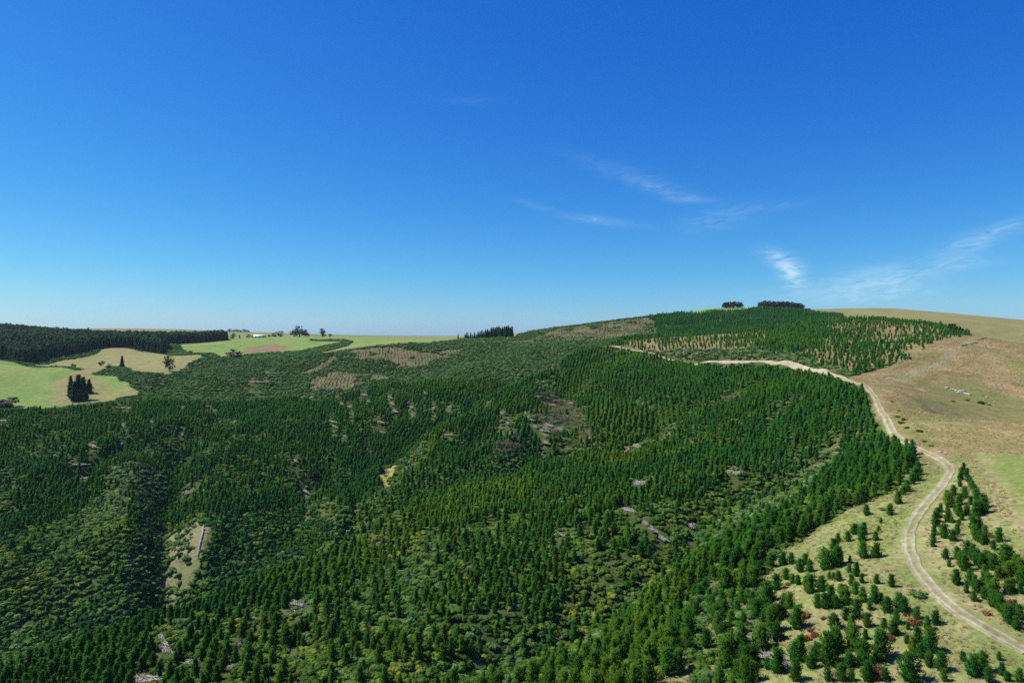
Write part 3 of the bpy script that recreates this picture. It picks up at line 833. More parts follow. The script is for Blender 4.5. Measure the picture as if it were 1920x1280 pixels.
def tag(o, label, cat, group=None):
    o["label"] = label
    o["category"] = cat
    if group:
        o["group"] = group
    return o


def empty(name, loc, rz=0.0, scale=None):
    o = bpy.data.objects.new(name, None)
    COL.objects.link(o)
    o.location = loc
    o.rotation_euler = (0, 0, rz)
    if scale is not None:
        o.scale = scale
    o.empty_display_size = 0.5
    return o


# ------------------------------------------------------------------ the ground sheet and the track
def build_ground():
    v = np.stack([GX, GY, GZ], -1).reshape(-1, 3)
    i = np.arange(NR * NA).reshape(NR, NA)
    q = np.stack([i[:-1, :-1], i[:-1, 1:], i[1:, 1:], i[1:, :-1]], -1).reshape(-1, 4)
    me = mesh_np("ground", v, q, [M_GROUND], True)
    z, c = ground_colour(GX, GY)
    set_point_colour(me, "cover", c.reshape(-1, 3))
    o = link("ground", me)
    o["kind"] = "structure"


build_ground()


def build_track():
    """one gravel track: two wheel lines with a grassy middle below, a wide pale cut above"""
    p = ROADL
    t = np.gradient(p, axis=0)
    t /= np.linalg.norm(t, axis=1)[:, None]
    nrm = np.stack([t[:, 1], -t[:, 0]], -1)
    n = len(p)
    far = np.clip((p[:, 1] - 300) / 40, 0, 1)                     # 0 near the viewer, 1 on the sandy cut
    s = np.arange(n) * 1.2
    half = (1.02 + 0.14 * fbm(s, s * 0, 14, 2, 4)) * (1 - far) + far * (1.45 + .8 * np.exp(-((p[:, 1] - 405) / 45) ** 2) + 0.9 * fbm(s, s * 0, 12, 2, 9))
    U = np.array([-1.2, -1.02, -.88, -.72, -.56, -.42, -.28, -.12, .12, .28, .42, .56, .72, .88, 1.02, 1.2])
    # how much gravel shows across the width: two wheel lines, a grassy middle
    two = np.array([0, .15, .7, 1, 1, .8, .25, .1, .1, .25, .8, 1, 1, .7, .15, 0])
    pos = p[:, None, :] + nrm[:, None, :] * (half[:, None] * U[None])[..., None]
    wob = 0.25 * fbm(pos[..., 0], pos[..., 1], 3.0, 3, 33)
    pos += nrm[:, None, :] * wob[..., None]
    z = zat(pos[..., 0], pos[..., 1])
    rise = np.where((np.abs(U) > 1.1)[None], -0.12, 0.10) + np.where(((np.abs(U) > .5) & (np.abs(U) < .8))[None], -0.03, 0.03)
    z = z + rise
    # the uphill edge of the sandy cut stands up as a bank
    bank = far * 1.6 * np.exp(-((p[:, 1] - 405) / 60) ** 2)
    z[:, :2] += 0.0
    up = zat(p[:, 0] + nrm[:, 0] * 6, p[:, 1] + nrm[:, 1] * 6) > zat(p[:, 0] - nrm[:, 0] * 6, p[:, 1] - nrm[:, 1] * 6)
    for k in range(n):
        cols = (14, 15) if up[k] else (1, 0)
        z[k, cols[0]] += bank[k] * .6
        z[k, cols[1]] += bank[k] * .6
    v = np.concatenate([pos, z[..., None]], -1).reshape(-1, 3)
    m = len(U)
    i = np.arange(n * m).reshape(n, m)
    q = np.stack([i[:-1, :-1], i[:-1, 1:], i[1:, 1:], i[1:, :-1]], -1).reshape(-1, 4)
    x, y = pos[..., 0], pos[..., 1]
    grav = np.array([.365, .325, .215]) * (1 - far[:, None, None]) + np.array([.400, .335, .225]) * far[:, None, None]
    grass = np.array([.215, .225, .080]) * np.ones((n, m, 1))
    dry = np.array([.340, .280, .150])
    patch = np.clip(.5 + 1.2 * fbm(x, y, 6, 3, 12), 0, 1)[..., None]
    verge = grass * patch + dry * (1 - patch)
    k = two[None, :, None] * (1 - far[:, None, None]) + far[:, None, None] * np.array([.4, .9, 1, 1, 1, 1, .95, .9, .9, .95, 1, 1, 1, 1, .9, .4])[None, :, None]
    k = np.clip(k * (1 + .35 * fbm(x, y, 5, 3, 16)[..., None]) + .22 * fbm(x, y, 2.5, 3, 14)[..., None], 0, 1)
    c = (verge * (1 - k) + grav * k) * (1 + .18 * fbm(x, y, 1.8, 3, 15))[..., None]
    me = mesh_np("gravel_track", v, q, [M_GROUND], True)
    set_point_colour(me, "cover", c.reshape(-1, 3))
    o = link("gravel_track", me)
    o["kind"] = "structure"


build_track()
# ------------------------------------------------------------------ plant meshes
def tapered_trunk(h, r0, r1, sides=6, bend=0.0, rings=3, rg=None):
    V, Fc = [], []
    for k in range(rings):
        t = k / (rings - 1)
        ox = bend * math.sin(t * 2.1)
        r = r0 * (1 - t) + r1 * t
        for s in range(sides):
            a = 2 * math.pi * s / sides
            V.append((ox + r * math.cos(a), r * math.sin(a), h * t))
    for k in range(rings - 1):
        for s in range(sides):
            a, b = k * sides + s, k * sides + (s + 1) % sides
            Fc.append((a, b, b + sides))
            Fc.append((a, b + sides, a + sides))
    return np.array(V), np.array(Fc)


def shoots(pos, dirs, length, width, rg):
    """needle shoots: slim three-sided spikes; returns verts, tris, tip value"""
    n = len(pos)
    dirs = dirs / np.linalg.norm(dirs, axis=1)[:, None]
    ref = np.where(np.abs(dirs[:, 2:3]) < .9, np.array([[0, 0, 1.0]]), np.array([[1.0, 0, 0]]))
    a = np.cross(dirs, ref)
    a /= np.linalg.norm(a, axis=1)[:, None]
    b = np.cross(dirs, a)
    ph = rg.uniform(0, 6.28, n)
    V = np.empty((n, 4, 3))
    for k in range(3):
        an = ph + k * 2.094
        V[:, k] = pos + (np.cos(an)[:, None] * a + np.sin(an)[:, None] * b) * np.reshape(width, (-1, 1))
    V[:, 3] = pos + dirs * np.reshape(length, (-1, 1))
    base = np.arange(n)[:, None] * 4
    T = np.concatenate([base + np.array([[0, 1, 3]]), base + np.array([[1, 2, 3]]), base + np.array([[2, 0, 3]])])
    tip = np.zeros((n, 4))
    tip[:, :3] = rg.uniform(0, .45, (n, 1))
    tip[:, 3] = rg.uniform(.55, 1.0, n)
    return V.reshape(-1, 3), T, tip.ravel()


def leaves(pos, nrm, size, rg):
    """single leaf-clump triangles facing roughly along nrm"""
    n = len(pos)
    nrm = nrm + rg.normal(0, .55, (n, 3))
    nrm /= np.linalg.norm(nrm, axis=1)[:, None]
    a = np.cross(nrm, rg.normal(0, 1, (n, 3)))
    a /= np.linalg.norm(a, axis=1)[:, None]
    b = np.cross(nrm, a)
    s = np.reshape(size, (-1, 1))
    V = np.stack([pos + a * s, pos - a * s * .5 + b * s * .85, pos - a * s * .5 - b * s * .85], 1)
    T = np.arange(n * 3).reshape(n, 3)
    tip = np.repeat(rg.uniform(0, 1, n), 3)
    return V.reshape(-1, 3), T, tip


def crown_mesh(name, parts, mat):
    off, V, T, C = 0, [], [], []
    for v, t, c in parts:
        V.append(v)
        T.append(t + off)
        C.append(c)
        off += len(v)
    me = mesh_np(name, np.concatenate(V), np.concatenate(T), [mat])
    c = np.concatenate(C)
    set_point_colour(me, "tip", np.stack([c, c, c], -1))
    return me


def young_pine_crown(seed, n, fat=1.0, lean=0.0, power=.56):
    """one metre high unit tree: whorls of up-curved branches set with shoots, dense to the ground"""
    rg = np.random.default_rng(seed)
    n_br = max(14, int(n / 9))
    per = n // n_br
    P, D, S, Wd = [], [], [], []
    ph = rg.uniform(0, 6.28, 3)
    for i in range(n_br):
        u = (i + .5) / n_br
        h = .04 + .86 * u ** 1.12
        az = i * 2.39996 + rg.uniform(-.9, .9)
        side = 1 + .20 * math.sin(2 * az + ph[0]) + .16 * math.sin(3 * az + 7 * h + ph[1])
        prof = .285 * fat * (1 - h) ** power * min(1.0, .70 + 1.9 * h) * rg.uniform(.6, 1.22) * side
        rise = rg.uniform(.25, .85) + .45 * h
        out = np.array([math.cos(az), math.sin(az), 0])
        for k in range(per):
            t = rg.uniform(.15, 1.0) ** .6
            p = out * prof * t + np.array([0, 0, h + prof * rise * t * t])
            p += rg.normal(0, .024, 3)
            d = out * (.35 + .35 * t) + np.array([0, 0, 1.0]) + rg.normal(0, .40, 3)
            P.append(p)
            D.append(d)
            S.append(rg.uniform(.075, .14) * (1.1 - .25 * h))
            Wd.append(rg.uniform(.016, .028))
    k = math.sqrt(420.0 / n)
    S, Wd = np.array(S) * k ** .55, np.array(Wd) * k
    # the leader shoot
    for q in range(5):
        P.append(np.array([0, 0, .88 + .012 * q]))
        D.append(np.array([rg.normal(0, .25), rg.normal(0, .25), 1.0]))
        S = np.append(S, .11 + .01 * q)
        Wd = np.append(Wd, .018 * k)
    P, D = np.array(P), np.array(D)
    P[:, 0] += lean * P[:, 2]
    P[:, 2] = np.maximum(P[:, 2], .02)
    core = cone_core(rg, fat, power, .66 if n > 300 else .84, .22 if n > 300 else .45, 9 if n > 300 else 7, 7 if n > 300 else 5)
    return [shoots(P, D, S, Wd, rg), core]


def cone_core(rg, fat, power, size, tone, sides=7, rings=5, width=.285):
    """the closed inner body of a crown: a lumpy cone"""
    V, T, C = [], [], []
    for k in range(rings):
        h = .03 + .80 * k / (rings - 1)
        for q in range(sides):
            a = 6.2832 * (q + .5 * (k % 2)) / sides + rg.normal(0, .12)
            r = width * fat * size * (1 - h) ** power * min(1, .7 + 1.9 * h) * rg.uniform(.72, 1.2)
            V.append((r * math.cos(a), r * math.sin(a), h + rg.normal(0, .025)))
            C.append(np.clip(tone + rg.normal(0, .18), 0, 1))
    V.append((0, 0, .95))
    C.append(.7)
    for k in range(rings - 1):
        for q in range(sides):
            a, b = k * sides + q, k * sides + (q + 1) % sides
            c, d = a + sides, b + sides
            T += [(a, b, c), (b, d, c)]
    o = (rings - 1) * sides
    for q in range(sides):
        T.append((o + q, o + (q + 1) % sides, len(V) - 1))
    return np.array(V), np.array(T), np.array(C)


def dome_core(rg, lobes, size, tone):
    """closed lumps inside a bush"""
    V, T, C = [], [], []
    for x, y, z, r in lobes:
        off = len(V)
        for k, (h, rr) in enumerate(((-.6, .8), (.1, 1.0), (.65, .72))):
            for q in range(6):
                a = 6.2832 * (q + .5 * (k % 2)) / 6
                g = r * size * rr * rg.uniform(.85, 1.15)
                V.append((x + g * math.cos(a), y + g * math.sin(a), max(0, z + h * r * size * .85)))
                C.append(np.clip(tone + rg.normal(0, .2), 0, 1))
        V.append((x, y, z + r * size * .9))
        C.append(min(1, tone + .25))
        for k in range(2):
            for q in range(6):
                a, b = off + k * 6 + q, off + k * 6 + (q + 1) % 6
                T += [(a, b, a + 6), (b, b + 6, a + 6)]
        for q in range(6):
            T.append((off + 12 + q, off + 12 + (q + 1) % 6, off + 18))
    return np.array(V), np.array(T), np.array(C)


def mature_pine_crown(seed, n, width=.2, base=.12, ragged=.35):
    rg = np.random.default_rng(seed)
    u = np.sort(rg.uniform(0, 1, n)) ** .85
    h = base + (1 - base) * u
    layer = .78 + ragged * np.sin(h * 46 + rg.uniform(0, 6)) * .5
    az = rg.uniform(0, 6.283, n)
    lob = 1 + .22 * np.sin(az * 3 + h * 9) + .15 * np.sin(az * 5 - h * 14)
    prof = width * 1.18 * (1 - h * .98) ** .88 * np.minimum(1, .55 + 2.5 * (h - base + .05)) * layer * lob
    t = np.sqrt(rg.uniform(.12, 1, n))
    out = np.stack([np.cos(az), np.sin(az), np.zeros(n)], -1)
    P = out * (prof * t)[:, None] + np.stack([np.zeros(n), np.zeros(n), h - .03 * t], -1)
    D = out * 1.0 + np.stack([np.zeros(n), np.zeros(n), .25 + .8 * h], -1) + rg.normal(0, .4, (n, 3))
    k = math.sqrt(400.0 / n)
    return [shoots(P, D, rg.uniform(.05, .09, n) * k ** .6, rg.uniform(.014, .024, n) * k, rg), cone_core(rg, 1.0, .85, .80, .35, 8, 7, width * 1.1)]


def lumpy(rg, n, lobes, squash=.8):
    """points and outward normals on a cluster of lobes"""
    P, Nn = [], []
    w = np.array([l[3] ** 2 for l in lobes])
    pick = rg.choice(len(lobes), n, p=w / w.sum())
    d = rg.normal(0, 1, (n, 3))
    d /= np.linalg.norm(d, axis=1)[:, None]
    L = np.array(lobes)[pick]
    rad = L[:, 3] * rg.uniform(.72, 1.05, n)
    P = L[:, :3] + d * rad[:, None] * np.array([1, 1, squash])
    return P, d


def bush_crown(seed, n, spread=.5, tall=.75, leaf=.12, core=.86):
    rg = np.random.default_rng(seed)
    lobes = [(rg.normal(0, .22), rg.normal(0, .22), rg.uniform(.18, .5) * tall, rg.uniform(.2, .36)) for _ in range(7)]
    lobes.append((0, 0, .35 * tall, .4))
    P, Nn = lumpy(rg, n, lobes, .85)
    keep = P[:, 2] > -.02
    P, Nn = P[keep], Nn[keep]
    return [leaves(P, Nn + np.array([0, 0, .35]), rg.uniform(.7, 1.3, len(P)) * leaf, rg), dome_core(rg, lobes, core, .42)]


def twig_crown(seed, n):
    rg = np.random.default_rng(seed)
    lobes = [(rg.normal(0, .25), rg.normal(0, .25), rg.uniform(.15, .5), rg.uniform(.2, .36)) for _ in range(7)]
    P, Nn = lumpy(rg, n, lobes, .85)
    P[:, 2] = np.abs(P[:, 2])
    D = Nn + np.array([0, 0, .6]) + rg.normal(0, .5, (n, 3))
    return [shoots(P, D, rg.uniform(.09, .2, n), rg.uniform(.010, .022, n), rg)]


def round_crown(seed, n, width=.42, base=.12, leaf=.05, lob=11):
    rg = np.random.default_rng(seed)
    lobes = []
    for i in range(lob):
        h = rg.uniform(base + .12, .86)
        rr = width * math.sin(math.pi * min(.97, max(.12, (h - base) / (1 - base) * .8 + .12))) * .72
        a = i * 2.4 + rg.uniform(-.4, .4)
        lobes.append((rr * math.cos(a), rr * math.sin(a), h, rg.uniform(.11, .19)))
    lobes.append((0, 0, .84, .16))
    lobes.append((0, 0, .5, .26))
    P, Nn = lumpy(rg, n, lobes, .85)
    P[:, 2] = np.clip(P[:, 2], .02, 1.02)
    return [leaves(P, Nn + np.array([0, 0, .3]), rg.uniform(.7, 1.35, n) * leaf, rg)]


def tuft_mesh(seed, n=12):
    rg = np.random.default_rng(seed)
    az = rg.uniform(0, 6.283, n)
    out = np.stack([np.cos(az), np.sin(az), np.zeros(n)], -1)
    P = out * rg.uniform(.02, .45, n)[:, None]
    D = out * rg.uniform(.2, .9, n)[:, None] + np.array([0, 0, 1.0])
    return [shoots(P, D, rg.uniform(.5, 1.0, n), rg.uniform(.05, .10, n), rg)]


def trunk_mesh(name, h, r0, r1, mat=None, bend=0.0):
    v, f = tapered_trunk(h, r0, r1, 6, bend)
    return mesh_np(name, v, f, [mat or M_BARK])


def joined(name, crown_parts, crown_mat, trunk=None):
    """crown and trunk as one mesh, for the many plants too small to show parts"""
    off, V, T, C, MI = 0, [], [], [], []
    for v, t, c in crown_parts:
        V.append(v)
        T.append(t + off)
        C.append(c)
        MI.append(np.zeros(len(t), int))
        off += len(v)
    if trunk is not None:
        v, f = tapered_trunk(*trunk, sides=4, rings=2)
        V.append(v)
        T.append(f + off)
        C.append(np.zeros(len(v)))
        MI.append(np.ones(len(f), int))
    me = mesh_np(name, np.concatenate(V), np.concatenate(T), [crown_mat, M_BARK], mat_idx=np.concatenate(MI))
    c = np.concatenate(C)
    set_point_colour(me, "tip", np.stack([c, c, c], -1))
    return me


# ------------------------------------------------------------------ scattering: points that carry plants (geometry nodes)
def proto_collection(name, meshes):
    c = bpy.data.collections.new(name)
    for i, me in enumerate(meshes):
        o = bpy.data.objects.new("%s_%02d" % (name, i), me)
        c.objects.link(o)
    return c


def scatter(name, protos, pos, size, rz, idx, tint, label, lean=None):
    n = len(pos)
    me = bpy.data.meshes.new(name)
    me.vertices.add(n)
    me.vertices.foreach_set("co", np.asarray(pos, np.float32).ravel())

    def attr(nm, typ, arr, key):
        a = me.attributes.new(nm, typ, 'POINT')
        a.data.foreach_set(key, np.ascontiguousarray(arr).ravel())
    rot = np.zeros((n, 3), np.float32)
    if lean is not None:
        rot[:, :2] = lean
    rot[:, 2] = rz
    attr("spin", 'FLOAT_VECTOR', rot, "vector")
    attr("size", 'FLOAT_VECTOR', np.asarray(size, np.float32), "vector")
    attr("pick", 'INT', np.asarray(idx, np.int32), "value")
    attr("tint", 'FLOAT', np.asarray(tint, np.float32), "value")
    me.update()
    o = link(name, me)
    o["kind"] = "stuff"
    o["label"] = label
    g = bpy.data.node_groups.new(name, 'GeometryNodeTree')
    g.interface.new_socket("Geometry", in_out='INPUT', socket_type='NodeSocketGeometry')
    g.interface.new_socket("Geometry", in_out='OUTPUT', socket_type='NodeSocketGeometry')
    N, L = g.nodes, g.links
    gi, go = N.new("NodeGroupInput"), N.new("NodeGroupOutput")
    ip = N.new("GeometryNodeInstanceOnPoints")
    ci = N.new("GeometryNodeCollectionInfo")
    ci.inputs["Collection"].default_value = protos
    ci.inputs["Separate Children"].default_value = True
    ci.inputs["Reset Children"].default_value = True
    ip.inputs["Pick Instance"].default_value = True

    def named(nm, typ):
        a = N.new("GeometryNodeInputNamedAttribute")
        a.data_type = typ
        a.inputs["Name"].default_value = nm
        return a.outputs["Attribute"]
    L.new(gi.outputs[0], ip.inputs["Points"])
    L.new(ci.outputs[0], ip.inputs["Instance"])
    L.new(named("pick", 'INT'), ip.inputs["Instance Index"])
    e2r = N.new("FunctionNodeEulerToRotation")
    L.new(named("spin", 'FLOAT_VECTOR'), e2r.inputs[0])
    L.new(e2r.outputs[0], ip.inputs["Rotation"])
    L.new(named("size", 'FLOAT_VECTOR'), ip.inputs["Scale"])
    L.new(ip.outputs[0], go.inputs[0])
    md = o.modifiers.new("plants", 'NODES')
    md.node_group = g
    return o


# ------------------------------------------------------------------ where the plants stand
def grid_points(spacing, x0, x1, y0, y1, ang, jit):
    """rows of a planting grid turned by ang, in a plan rectangle"""
    c, s = math.cos(ang), math.sin(ang)
    w = math.hypot(x1 - x0, y1 - y0) / 2 + spacing
    u = np.arange(-w, w, spacing)
    uu, vv = np.meshgrid(u, u)
    uu = uu.ravel() + RNG.normal(0, jit * .6, uu.size)
    vv = vv.ravel() + RNG.normal(0, jit, vv.size)
    x = (x0 + x1) / 2 + uu * c - vv * s
    y = (y0 + y1) / 2 + uu * s + vv * c
    m = (x > x0) & (x < x1) & (y > y0) & (y < y1)
    return x[m], y[m]


def in_view(x, y, margin=1.08):
    r = np.hypot(x, y)
    return (np.abs(x) < (960 / F) * margin * y + 6) & (y > 45)


def slope_right(x, y):
    """how far the ground falls towards +X: the slopes that face away from the sun"""
    return zat(x - 6, y) - zat(x + 6, y)


# photo x, y, length factor, width factor, turn (degrees, 0 = running downhill towards the viewer), label or None
HEAPS = [(632, 746, 1.3, .9, 0, "bleached slash heap, upper end of the leftmost pale streak on the left slope"), (640, 757, 1.1, .8, 8, None), (655, 763, 1.2, .9, 30, None), (658, 779, 1.4, .8, 60, "brownish slash heap lying across the slope below the leftmost pale streak"),
         (681, 739, 1.4, 1.5, 5, "triangular tan slash heap near the crest of the left slope"), (690, 752, 1.2, .6, 12, None), (730, 745, 1.5, .7, 10, None), (735, 756, 1.6, .8, 5, None), (740, 770, 1.5, .8, 8, None),
         (765, 754, 1.3, .6, 0, None), (770, 763, 1.4, .8, 5, None), (774, 778, 1.6, .9, 0, None), (797, 735, 1.2, .7, 0, None), (813, 764, 1.6, .8, 0, "short pale slash streak at the right end of the left slope"), (843, 764, .6, .6, 70, None),
         (620, 790, 1.4, .7, 25, None), (627, 800, 1.1, .6, 20, None), (643, 817, .9, .7, 40, None), (709, 792, 1.0, .7, 30, None), (720, 811, .9, .7, 30, None), (838, 816, .6, 1.1, 70, None), (800, 818, .7, .7, 0, None),
         (237, 765, 1.2, 1.6, 60, "flat pale slash heap near the crest, left part of the left slope"), (173, 836, 1.4, 1.4, 20, "grey and white slash heap in the middle of the dark left slope"), (285, 790, .9, .6, 0, None), (231, 798, .9, .6, 0, None), (228, 833, .8, .6, 0, None),
         (138, 872, 1.0, 1.2, 60, "brown slash heap above a short white log on the left slope"), (160, 897, .6, 1.6, 80, None), (8, 789, 1.3, 1.3, 40, "tan slash heap at the left frame edge below the pasture"), (343, 763, .9, .7, 0, None), (342, 815, 1.0, .6, 0, None),
         (390, 762, .6, 1.0, 70, None), (440, 790, .9, .6, 0, None), (400, 770, .6, 1.0, 70, None), (487, 736, 1.0, 1.2, 60, None), (585, 745, .9, .9, 0, None), (500, 700, 1.2, 1.4, 60, None), (475, 716, 1.5, 2.0, 60, "wide grey slash heap on the scrub spur beyond the left slope"),
         (899, 744, .8, .7, -20, None), (915, 755, .7, .6, 0, None), (941, 774, 1.4, .9, 5, "upper pale heap of the slash streak above the brown thicket"), (950, 793, 1.1, .7, 8, None), (958, 814, 1.3, .9, 8, None),
         (986, 775, 1.2, .6, 12, None), (993, 785, 1.2, .7, 12, None), (1001, 800, 1.2, .7, 20, None), (1015, 808, 1.4, 1.3, 40, None), (1026, 797, 1.0, .6, 30, None), (1022, 830, 1.5, 1.2, 20, "tan slash heap at the foot of the brown thicket hollow"), (1045, 805, .8, 1.8, 80, None),
         (565, 1136, .9, 1.35, -25, "large silver grey heap of slash on the near middle spur"), (545, 1152, .7, .8, -50, None), (551, 1131, .5, .7, 20, None), (450, 1208, .5, .55, -20, "small bright log heap among pines on the lower left spur"), (477, 1162, .4, .6, 60, None),
         (312, 1215, .9, .9, 5, "grey slash heap low on the left spur near the bottom edge"), (303, 1198, .6, .5, 10, None), (360, 1243, .45, .7, 60, None), (275, 1276, .8, 1.5, 70, "pale slash heap cut by the bottom edge, left side"), (440, 1252, .4, .5, 60, None),
         (1296, 985, .9, .9, 10, "bare slash bank above the gully at the foot of the tall pine block"), (1205, 980, .8, .7, 30, None), (1222, 993, .8, .7, 30, None), (1240, 1010, .8, .7, 30, None), (1180, 957, .8, .9, 40, None), (1045, 1003, .7, .8, 60, None), (1090, 960, .6, 1.4, 80, None),
         (1385, 888, .5, 2.4, 85, None), (1200, 906, .5, 2.2, 85, None), (1443, 998, .4, .4, 0, None), (1448, 1238, .5, .7, 60, "small bleached log heap between bushy pines near the bottom edge"), (1470, 1243, .5, .5, 20, None),
         (553, 862, 1.0, .7, 10, None), (568, 918, 1.3, .6, 18, "thin pale slash streak low on the left slope"), (578, 930, 1.0, .6, 18, None), (360, 922, .7, 2.0, -60, "pale grassy slash bank above the side gully"), (300, 1000, .6, .8, 0, None), (725, 883, .6, .7, 10, None)]
HEAP_AT = [(*hit(q[0], q[1])[:2], q[2], q[3]) for q in HEAPS]


# traced young pines on the open grass: crop x, crop y of the foot, height, in three enlarged views of the photograph
TR_A = ((1560, 1020, 4.922), "left", """290 140 130,405 130 110,45 215 160,20 100 120,165 185 60,225 305 110,160 270 70,60 345 80,410 370 75,275 370 75,550 400 95,180 390 90,
285 540 110,215 470 100,35 600 100,130 560 130,90 470 80,395 545 130,455 545 70,350 620 75,510 635 115,620 620 130,665 640 115,225 690 150,325 770 110,130 705 100,180 790 110,595 745 110,480 785 80,575 850 110,
780 700 95,880 800 105,955 745 100,700 800 60,20 790 120,310 890 80,190 980 190,450 1070 230,690 920 65,790 910 110,750 1000 110,820 1055 110,905 1000 180,290 1120 190,160 1150 120,
370 1160 100,30 1000 200,30 1120 140,900 1140 110,1010 1170 140,1300 1220 150,1390 1170 140,1210 1090 70,1540 1080 55,1570 1215 90,1440 1275 100,1730 1275 90,1620 1275 70,720 1275 220,680 1080 60,1040 1270 90,490 1270 100,
330 1275 150,180 1275 100,90 1260 130""")
TR_B = ((1560, 1020, 4.922), "right", """930 30 60,1050 150 80,1080 215 50,1160 150 90,1200 210 110,1220 255 120,1250 95 90,1300 150 110,1340 200 110,1380 235 110,1390 20 60,1490 60 70,1430 180 90,1490 250 110,1460 215 100,1600 200 140,1640 170 100,1590 130 90,1620 310 100,1540 330 90,
1660 300 100,1700 250 110,1740 300 120,1750 380 130,1410 320 90,1440 420 110,1400 400 90,1150 385 110,1270 380 110,1320 420 100,1350 455 90,1240 460 70,1310 530 75,1400 510 80,1450 500 100,1500 480 120,1490 585 120,1620 470 100,1660 440 90,1740 460 80,1555 630 120,
1600 690 100,1640 745 130,1730 700 100,1700 790 90,1690 600 60""")
TR_C = ((1560, 780, 5.333), "left", """735 560 40,860 600 110,835 655 110,805 690 90,750 770 100,710 800 80,660 890 110,580 1000 90,345 1000 90,490 1080 45,465 1170 55,435 1255 80,300 1260 130,320 1200 110,160 1265 90,60 1270 80,220 1190 90,240 1170 70,640 260 40,745 300 50""")
TR_D = ((1560, 780, 5.333), "right", """1315 550 60,1295 580 50,1290 640 70,1275 650 55,1345 620 70,1365 670 60,1280 715 60,1385 700 60,1400 740 70,1435 790 70,1450 850 90,1215 810 90,1325 830 90,1275 895 90,1385 900 70,1160 920 110,1150 860 90,1185 880 80,1500 930 110,1520 980 120,1470 990 100,1440 1010 110,1350 1000 80,
1085 970 70,1060 1020 80,1040 1110 120,1160 1070 110,1230 960 60,1270 1010 100,1300 1050 60,1390 1060 60,1200 1080 50,1470 1130 90,1410 1150 110,1420 1190 80,1020 1200 80,1120 1225 110,1250 1200 90,1210 1260 90,1270 1100 50,1530 1190 70,1670 1270 110,
1440 1250 100,1480 1270 90,1010 1270 80,1530 1285 90""")
TR_E = ((1240, 1020, 4.922), "dense", """1280 265 110,1370 265 100,1520 240 150,1510 170 110,1600 215 130,1640 190 110,1150 330 90,1210 370 80,1260 385 80,1370 460 150,1330 400 90,1480 440 120,1550 330 60,1590 340 60,1640 345 60,1440 590 110,1510 600 120,1560 570 150,1610 595 90,1690 560 120,1180 600 130,1130 580 110,1000 540 130,950 520 100,
1080 710 130,1130 690 100,1250 780 180,1600 780 100,740 990 230,920 970 200,1060 900 150,1280 1080 200,1230 1080 150,1540 1120 260,1430 1080 140,1640 1000 150,420 960 150,620 1040 190,1070 1190 200,980 1160 90,1240 1265 180,1380 1150 120,1540 1275 110,1660 1270 130,1730 1130 120,
1740 900 120,790 1150 180,850 1120 160,860 400 160,620 400 120,680 390 120,1060 430 130,560 600 150,580 690 150,640 760 130,880 680 150,840 590 130,800 560 120,470 650 150,440 560 130,500 740 160,530 830 180,570 880 130,320 690 150,290 640 120,400 480 130,350 500 110,310 480 90,160 850 200,240 1000 180,90 960 200,
150 1200 200,700 1265 160,850 1265 160,60 1200 220,740 1060 120,970 720 110,940 760 120,760 760 110,700 640 100,660 540 110,740 560 120,1200 190 90,1120 200 110,1010 220 120,1330 200 90,900 300 120,760 300 130,560 380 130,480 340 110""")


def traced():
    out = []
    for (ox, oy, k), side, txt in (TR_A, TR_B, TR_C, TR_D, TR_E):
        for tok in txt.replace("\n", " ").split(","):
            a = [float(v) for v in tok.split()]
            px, py, hp = ox + a[0] / k, oy + a[1] / k, a[2] / k
            p = hit(px, py - 2)
            dist = math.hypot(p[0], p[1])
            out.append((p[0], p[1], min(max(1.1, hp / F * dist * (1.12 if side == 'dense' else 1.12)), 6.0), side, px, py))
    return out


TRACED = traced()


def cleared(x, y):
    """open strips: round each slash heap and on its downhill side, and below the sandy road cut"""
    out = np.zeros(len(x), bool)
    for hx, hy, l, w in HEAP_AT:
        r = math.hypot(hx, hy)
        ux, uy = hx / r, hy / r
        dx, dy = x - hx, y - hy
        a, b = dx * ux + dy * uy, np.abs(dx * uy - dy * ux)
        k = 1 + max(0, r - 300) / 900
        l = l * (1.9 if r > 380 else 1.0)
        out |= (a > -(2.0 + (6.0 + 6.0 * l) * k * min(1, r / 300))) & (a < (1.0 + 3.4 * l) * k) & (b < (.8 + 1.1 * w) * k)
    # the downhill verge of the upper road
    m = y > 278
    q = poly_dist(x[m] + 2, y[m] + 9, ROADC) < 7.5
    out[np.nonzero(m)[0][q]] = True
    return out


